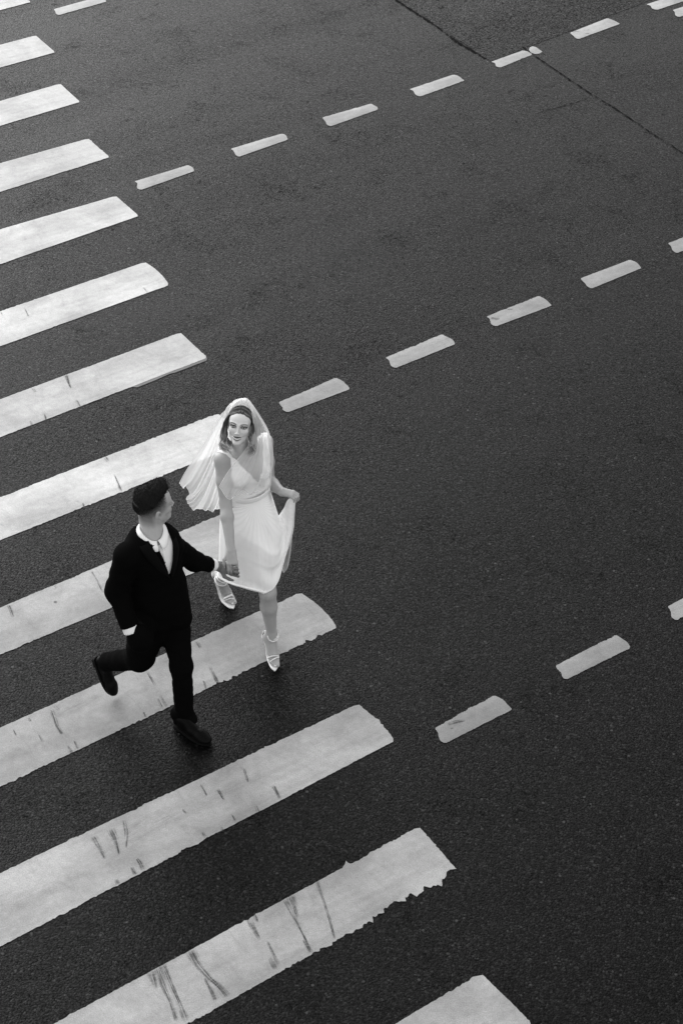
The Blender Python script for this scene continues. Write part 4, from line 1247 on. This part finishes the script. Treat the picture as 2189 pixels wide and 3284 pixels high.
disp = .0052 * np.sin(2 * math.pi * (vv_ * 3.1 - .34 * (uu - 3)) + 1.3 * wv(.8, 2, 1)) * front * damp
disp = disp + .0060 * np.sin(2 * math.pi * (vv_ * 2.3 + .20 * uu) + wv(1.2, 2, 2)) * wing * np.clip(vv_ * 2 - .3, 0, 1)
disp = disp + .0045 * vv_ ** 1.5 * wv(4.0, 3, 3) + .0016 * wv(9, 6, 4) * damp
disp = disp + .0045 * np.exp(-((vv_ - .40 - .07 * (uu - 3) - .02 * wv(1, 0, 5)) / .035) ** 2) * front + .004 * np.exp(-((vv_ - .58 - .05 * (uu - 3)) / .03) ** 2) * front
disp = disp + .004 * np.exp(-((vv_ - .985) / .016) ** 2)
G = G + Nn * disp[..., None]
sk = link_mesh('skirt', G.reshape(-1, 3), grid_faces(nu, nv, True), M_DRESS, bride)
set_uv(sk, np.stack([np.broadcast_to(uu / len(mer), (nu, nv)), np.broadcast_to(vv_, (nu, nv))], 2).reshape(-1, 2)); fan_uv(sk, G.reshape(-1, 3))
sheet_solid(sk, .003)
hem = G[:, -12:, :] - Nn[:, -12:, :] * .010
hem[:, -1] += np.array([0, 0, -.014]); hem[:, -2] += np.array([0, 0, -.007])
link_mesh('lining', hem.reshape(-1, 3), grid_faces(nu, 12, True), M_SATIN, sk)
# waistband
wb = []
ringw = np.stack([catmull(mer[:, 0], 120, True)])[0]
wc = ringw.mean(0)
for i in range(120):
    o = unit((ringw[i] - wc) * (1, 1, 0))
    for dz, do in ((.016, .002), (.011, .0085), (.004, .006), (-.003, .0095), (-.010, .0085), (-.016, .003)):
        wb.append(ringw[i] + o * (do + .001) + UPV * (dz + .012))
o = link_mesh('waistband', wb, grid_faces(120, 6, True), M_SATIN, bride); sheet_solid(o, .003)

# ---- sandals
def sandal(path, halfw, tip_up, lat, ank, ank_r, straps, heel_tip, jewelled=False):
    P = catmull(path, 30); Wd = np.interp(np.linspace(0, 1, 30), np.linspace(0, 1, len(halfw)), halfw)
    V_ = []
    for i in range(30):
        for s_ in (-1, -.5, 0, .5, 1):
            V_.append(P[i] + lat * s_ * Wd[i])
    o = link_mesh('sandal', V_, grid_faces(30, 5), M_SATIN, bride); sheet_solid(o, .009)
    hv, hf_ = tube([P[-2] + (0, 0, -.002), P[-2] * .55 + heel_tip * .45, heel_tip], [.015, .0065, .0055], 10)
    link_mesh('heel', hv, hf_, M_SATIN, o)
    # heel counter
    cv = []
    back = unit((P[-1] - P[-6]) * (1, 1, 0))
    for i in range(13):
        a = -1.75 + 3.5 * i / 12
        dv = back * math.cos(a) + lat * math.sin(a)
        c0 = P[-4] + dv * np.array([.030]); hgt = .050 * (math.cos(a * .7) ** .8)
        cv += [c0 + (0, 0, .000), c0 + dv * .003 + (0, 0, hgt * .5), c0 - dv * .001 + (0, 0, hgt)]
    c_ = link_mesh('heel_counter', cv, grid_faces(13, 3), M_SATIN, o); sheet_solid(c_, .003)
    for pts, r_ in straps:
        sv, sf = tube(catmull(pts, 16), r_, 8); link_mesh('strap', sv, sf, M_SATIN, o)
    for tz, k_ in ((.0, 1.0), (.010, .97)):
        ring_ = []
        fw_ = -back
        for i in range(29):
            a = 2 * math.pi * i / 28
            ring_.append(ank + (fw_ * math.cos(a) * 1.02 + lat * math.sin(a)) * ank_r * k_ + UPV * (tz - .016 * math.cos(a) * (1 - tz * 40)))
        sv, sf = tube(ring_, .0038, 6); link_mesh('ankle_strap', sv, sf, M_SATIN, o)
    return o
def over_foot(pts, n_=9, off=.004):
    t_ = np.linspace(0, len(pts) - 1, n_); P_ = np.array(pts, float)
    out = []
    for a in t_:
        px, py = (np.interp(a, np.arange(len(pts)), P_[:, q]) for q in (0, 1))
        h_ = hit(BB, px, py)
        out.append(h_ + UPV * off * .6 + unit(CAM - h_) * off)
    return out
L_st = [(over_foot([(856, 2113), (868, 2106), (884, 2104), (898, 2107)]), .0040), (over_foot([(858, 2130), (872, 2118), (886, 2111), (898, 2109)]), .0034),
        (over_foot([(857, 2040), (862, 2053), (873, 2059), (884, 2056), (889, 2040)]), .0038)]
R_st = [(over_foot([(706, 1928), (718, 1922), (732, 1914), (744, 1910)]), .0042), (over_foot([(710, 1934), (722, 1926), (738, 1920), (749, 1922)]), .0030),
        (over_foot([(694, 1851), (700, 1862), (712, 1869), (722, 1868)]), .0036)]
Ls = sandal([at(881, 2152, .005), at(879, 2140, .006), at(876, 2118, .008), at(870, 2096, .024), at(864, 2072, .066), at(858, 2054, .085), at(855, 2046, .088)],
       [.003, .023, .037, .034, .026, .025, .021], 0, L_lat, bLan + np.array([0, .0, -.010]), .0385, L_st, at(852, 2069, .002))
Ls['label'] = 'white stiletto sandal planted on the ground, front foot'
rd2 = unit(R_heel - R_ball)
Rs = sandal([at(748, 1952, .005), at(742, 1945, .006), at(728, 1926, .010), at(718, 1908, .032), at(707, 1880, .095), at(697, 1853, .158), at(694, 1846, .165)],
       [.003, .023, .037, .034, .026, .025, .021], 0, R_lat, bRan + np.array([0, .0, -.006]), .0385, R_st, at(692, 1850, .165) + np.array([-.012, .040, -.085]))
Rs['label'] = 'white stiletto sandal with crystal trim on the lifted rear foot'
cp = catmull([p_ + UPV * .004 for p_ in R_st[0][0]], 90)
gv, gf = tube(cp, .0030 + .0022 * np.abs(np.sin(np.arange(90) * .55)), 6)
link_mesh('crystal_trim', gv, gf, M_GEM, Rs, False)
# ring on her right hand
rt = unit(np.cross(RHd, RHn))
rc_ = bRwr + RHd * .089 * .93 - rt * .0098 * .93 + RHd * .016 - RHn * .004
rv, rf_ = tube([rc_ + .0105 * (rt * math.cos(a) + RHn * math.sin(a)) for a in np.linspace(0, 2 * math.pi, 17)], .0016, 6)
link_mesh('ring', rv, rf_, M_METAL, bride)

# ---- hair: a cap and some hundreds of locks falling from a centre parting
r = np.random.default_rng(21)
HB = Field()
def eb(l, f, u, q, k, mode='u'): HB.ell(bW(l, f, u), np.array(q) * BHS, BHM, k * BHS, mode)
eb(0, -.016, .028, (.0735, .093, .080), .02)
eb(0, .018, .045, (.063, .064, .056), .03)
eb(0, .100, -.006, (.0535, .060, .0960), .010, 's')
eb(0, .02, -.10, (.075, .10, .08), .02, 's')
V, Q = carve(HB, bHC - .16, bHC + .16, .0038, 1)
mb = MB(); mb.add(V, [tuple(q) for q in Q.tolist()], .04)
def lock(side, f0, jit, length, rad, t0, t1, out=0.0, inward=0.0):
    s_ = side
    g = lambda k_: r.normal() * jit * k_
    ph = f0 * 40 + 1.4 * s_ + r.normal() * .35; am = .0075 + .004 * r.random()
    q0 = lambda f_, a_, b_: max(.028 + .080 * math.sqrt(max(0, a_ - ((f_ + .016) / .093) ** 2)), .045 + .056 * math.sqrt(max(0, b_ - ((f_ - .018) / .064) ** 2)))
    f1 = min(f0 * .98 + .003, .068)
    ctrl = [(s_ * .002 + g(.2), f0, q0(f0, 1, 1) + .0065 + g(.2)),
            (s_ * (.036 + g(.3)), f1, q0(f1, .76, .67) + .0060 + g(.3)),
            (s_ * (.0705 + g(.6)), min(f0 * .92, .046), .052 + g(.6)),
            (s_ * (.0800 + out + g(.8)), f0 * .74 - .006, .000 + g(.8)),
            (s_ * (.0825 + out * 1.2 + g(1.2)), f0 * .62 - .004, -.050 + g(.8)),
            (s_ * (.084 + out * 1.5 - inward * .4 + g(1.6)), f0 * .60 - .004 + g(1), -.100),
            (s_ * (.080 + out * 1.6 - inward * .8 + g(2)), f0 * .62 + .000 + g(2), -.100 - length * .6),
            (s_ * (.074 + out * 1.2 - inward * 1.1 + g(3)), f0 * .65 + .006 + g(2), -.100 - length)]
    P = catmull([bW(*c_) for c_ in ctrl], 34)
    tt = np.linspace(0, 1, 34)
    wv_ = np.clip(tt - .45, 0, 1) * 2
    P = P + (BHM[0][None] * (np.sin(tt * 19 + ph) * am * wv_)[:, None] + BHM[1][None] * (np.cos(tt * 19 + ph) * am * wv_)[:, None])
    rr = rad * (np.clip(tt * 8, .5, 1) * (1 - .75 * np.clip(tt - .8, 0, 1) * 4))
    V_, F_ = tube(P, np.maximum(rr, .0003), 4)
    tone = t0 + (t1 - t0) * np.clip((tt - .40) / .5, 0, 1) ** 1.3
    mb.add(V_, F_, np.repeat(tone, 4))
for i in range(900):
    s_ = -1 if i % 2 else 1
    f0 = -.07 + .1435 * r.random() ** .8
    bl_ = .5 + .5 * math.sin(f0 * 160 + s_) + .25 * r.normal()
    bl_ = min(max(bl_, 0), 1)
    lock(s_, f0, .0026, .035 + .045 * r.random(), .0011 + .0010 * r.random(), .026 + .20 * (.5 + .5 * math.sin(f0 * 230)) ** 1.6 * r.random(), .14 + .58 * bl_, .013 * r.random() ** 1.5, .045 * r.random() ** 2 * (s_ < 0))
for s_ in (-1, 1):                      # fine pale face-framing strands
    for q in range(9): lock(s_, .0680 + .004 * r.random(), .0010, .03, .0013, .10, .60, .000)
mb.build('hair', M_HAIR, bride)

# ---- veil
vb_V, vb_F, vb_T, vb_U = [], [], [], []
def add_sheet(lines, nu_, nv_, dens, pleat, amp, seed, edges=(True, True, True)):
    rr_ = np.random.default_rng(seed)
    A = np.stack([catmull([aty(*p_) for p_ in ln_], nv_) for ln_ in lines])
    S = np.stack([catmull(A[:, j], nu_) for j in range(nv_)], 1)
    d1 = np.gradient(S, axis=0); d2 = np.gradient(S, axis=1)
    N_ = np.cross(d1, d2); N_ /= np.linalg.norm(N_, axis=2)[..., None] + 1e-9
    u_ = np.linspace(0, 1, nu_)[:, None]; v_ = np.linspace(0, 1, nv_)[None]
    w_ = (.25 + v_) * np.clip(v_ * 4, .15, 1)
    uw_ = u_ + .035 * np.sin(9 * u_ + seed) + .02 * np.sin(23 * u_ + 2 * v_)
    p_ = sum(a_ * np.sin(2 * math.pi * k_ * pleat * uw_ + ph_ + 1.1 * np.sin(2.6 * v_ + ph_ + 5 * u_)) for a_, k_, ph_ in ((1, .55, rr_.random() * 6), (.6, 1.0, rr_.random() * 6), (.35, 1.9, rr_.random() * 6)))
    # narrow ridges gathered into soft folds
    S = S + N_ * (amp * w_ * p_)[..., None]
    b_ = len(vb_V)
    vb_V.extend(S.reshape(-1, 3).tolist()); vb_F.extend([tuple(q + b_ for q in f_) for f_ in grid_faces(nu_, nv_)])
    D_ = dens[0] + (dens[1] - dens[0]) * np.broadcast_to(v_, (nu_, nv_))
    vb_T.extend(D_.ravel().tolist())
    vb_U.extend(np.stack([np.broadcast_to(u_, (nu_, nv_)) + seed, np.broadcast_to(v_, (nu_, nv_))], 2).reshape(-1, 2).tolist())
    for on, path in zip(edges, (S[:, -1], S[0], S[-1])):
        if not on: continue
        tv, tf = tube(path, .0013, 5); b_ = len(vb_V)
        vb_V.extend([tuple(q) for q in tv]); vb_F.extend([tuple(q + b_ for q in f_) for f_ in tf]); vb_T.extend([.85] * len(tv)); vb_U.extend([(0, 0)] * len(tv))
    return S
VL = [
 [(722, 1312, .385), (698, 1342, .42), (660, 1412, .47), (620, 1472, .50), (590, 1518, .52), (574, 1546, .53)],
 [(727, 1303, .39), (703, 1362, .43), (666, 1440, .49), (630, 1506, .53), (606, 1545, .55), (590, 1564, .56)],
 [(733, 1300, .395), (712, 1372, .44), (680, 1460, .50), (647, 1530, .55), (622, 1572, .57), (609, 1578, .575)],
 [(738, 1299, .40), (716, 1376, .45), (686, 1468, .505), (652, 1548, .555), (620, 1590, .575), (597, 1602, .58)],
 [(743, 1297, .405), (722, 1380, .455), (694, 1475, .515), (660, 1560, .565), (632, 1606, .585), (612, 1624, .59)],
 [(750, 1296, .41), (730, 1385, .47), (705, 1480, .53), (678, 1570, .57), (660, 1615, .59), (648, 1638, .60)],
 [(760, 1296, .43), (740, 1390, .50), (720, 1490, .55), (700, 1575, .59), (690, 1615, .60), (680, 1635, .60)],
 [(772, 1298, .45), (757, 1400, .53), (740, 1500, .57), (722, 1580, .60), (712, 1615, .61), (703, 1632, .61)],
 [(790, 1300, .47), (785, 1400, .55), (775, 1500, .58), (760, 1580, .61), (750, 1610, .62), (745, 1628, .62)]]
VL = [[(771 + 1.2 * i_, 1277 + .8 * i_, .385 + .012 * i_), (748 + 3.2 * i_, 1286 + .9 * i_, .380 + .011 * i_)] + [(p_ if j_ else (p_[0], p_[1] + 5, p_[2])) for j_, p_ in enumerate(ln_)] for i_, ln_ in enumerate(VL)]
add_sheet(VL, 150, 60, (.84, .56), 7.5, .0095, 1)
VR = [
 [(795, 1297, .345), (811, 1345, .330), (809, 1405, .295), (783, 1448, .265), (745, 1497, .225), (706, 1563, .150)],
 [(800, 1294, .35), (820, 1355, .335), (820, 1420, .29), (800, 1470, .255), (768, 1530, .215), (733, 1600, .165)],
 [(806, 1292, .36), (828, 1360, .345), (830, 1430, .30), (818, 1490, .255), (795, 1545, .235), (768, 1578, .225)],
 [(812, 1292, .375), (836, 1360, .365), (842, 1430, .325), (840, 1500, .275), (828, 1550, .255), (810, 1583, .255)],
 [(816, 1294, .39), (843, 1362, .395), (856, 1425, .365), (858, 1500, .325), (852, 1550, .305), (845, 1576, .30)],
 [(818, 1296, .41), (850, 1363, .43), (867, 1402, .45), (875, 1440, .44), (870, 1513, .40), (866, 1566, .36)],
 [(815, 1296, .45), (845, 1360, .48), (865, 1405, .50), (872, 1450, .52), (865, 1520, .52), (858, 1570, .50)]]
VR = [[(778 - .5 * i_, 1279 + (4 - i_) * 1.0, .350 + .016 * i_), (796 + .5 * i_, 1286 + (4 - i_) * 1.2, .347 + .015 * i_)] + ln_[1:] for i_, ln_ in enumerate(VR)]
add_sheet(VR, 120, 60, (.60, .30), 5.5, .0070, 2)
# gathered over the crown
VC_ = []
for k_, (a0, f_, up_) in enumerate(((1.28, .020, 1.10), (1.33, .006, 1.34), (1.40, -.022, 1.38), (1.5, -.060, 1.22), (1.55, -.095, .95))):
    row = []
    for i in range(25):
        a = -a0 + 2 * a0 * i / 24
        row.append(bW(.081 * math.sin(a) * (1.0 if k_ < 3 else .9), f_ + .02 * (1 - math.cos(a)) * -1 - .030 * (1 - abs(math.cos(a))), .012 + .098 * math.cos(a) * up_ - (.03 if k_ > 3 else 0)))
    VC_.append(row)
S = np.stack([catmull(c_, 40) for c_ in VC_]); S = np.stack([catmull(S[:, j], 30) for j in range(40)], 1)
S = S + (S - bHC) * (.018 * np.sin(np.linspace(0, 1, 30) * 46))[:, None, None]
b_ = len(vb_V); vb_V += S.reshape(-1, 3).tolist(); vb_F += [tuple(q + b_ for q in f_) for f_ in grid_faces(30, 40)]
vb_T += [.80] * 1200; vb_U += np.stack(np.meshgrid(np.linspace(3, 4, 30), np.linspace(0, .2, 40), indexing='ij'), 2).reshape(-1, 2).tolist()
tv, tf = tube(S[0], .003, 6); b_ = len(vb_V); vb_V += [tuple(q) for q in tv]; vb_F += [tuple(q + b_ for q in f_) for f_ in tf]; vb_T += [.9] * len(tv); vb_U += [(0, 0)] * len(tv)
veil = link_mesh('veil', vb_V, vb_F, M_TULLE, bride)
set_color(veil, vb_T); set_uv(veil, vb_U)

# ---- put each person's origin on the ground between the feet
for root, base in ((man, (-1.15, -.36, 0)), (bride, (-.55, .32, 0))):
    sh = Matrix.Translation(-Vector(base)); done = set()
    for o in [root] + list(root.children_recursive):
        if o.data.name not in done:
            o.data.transform(sh); done.add(o.data.name)
    root.location = base
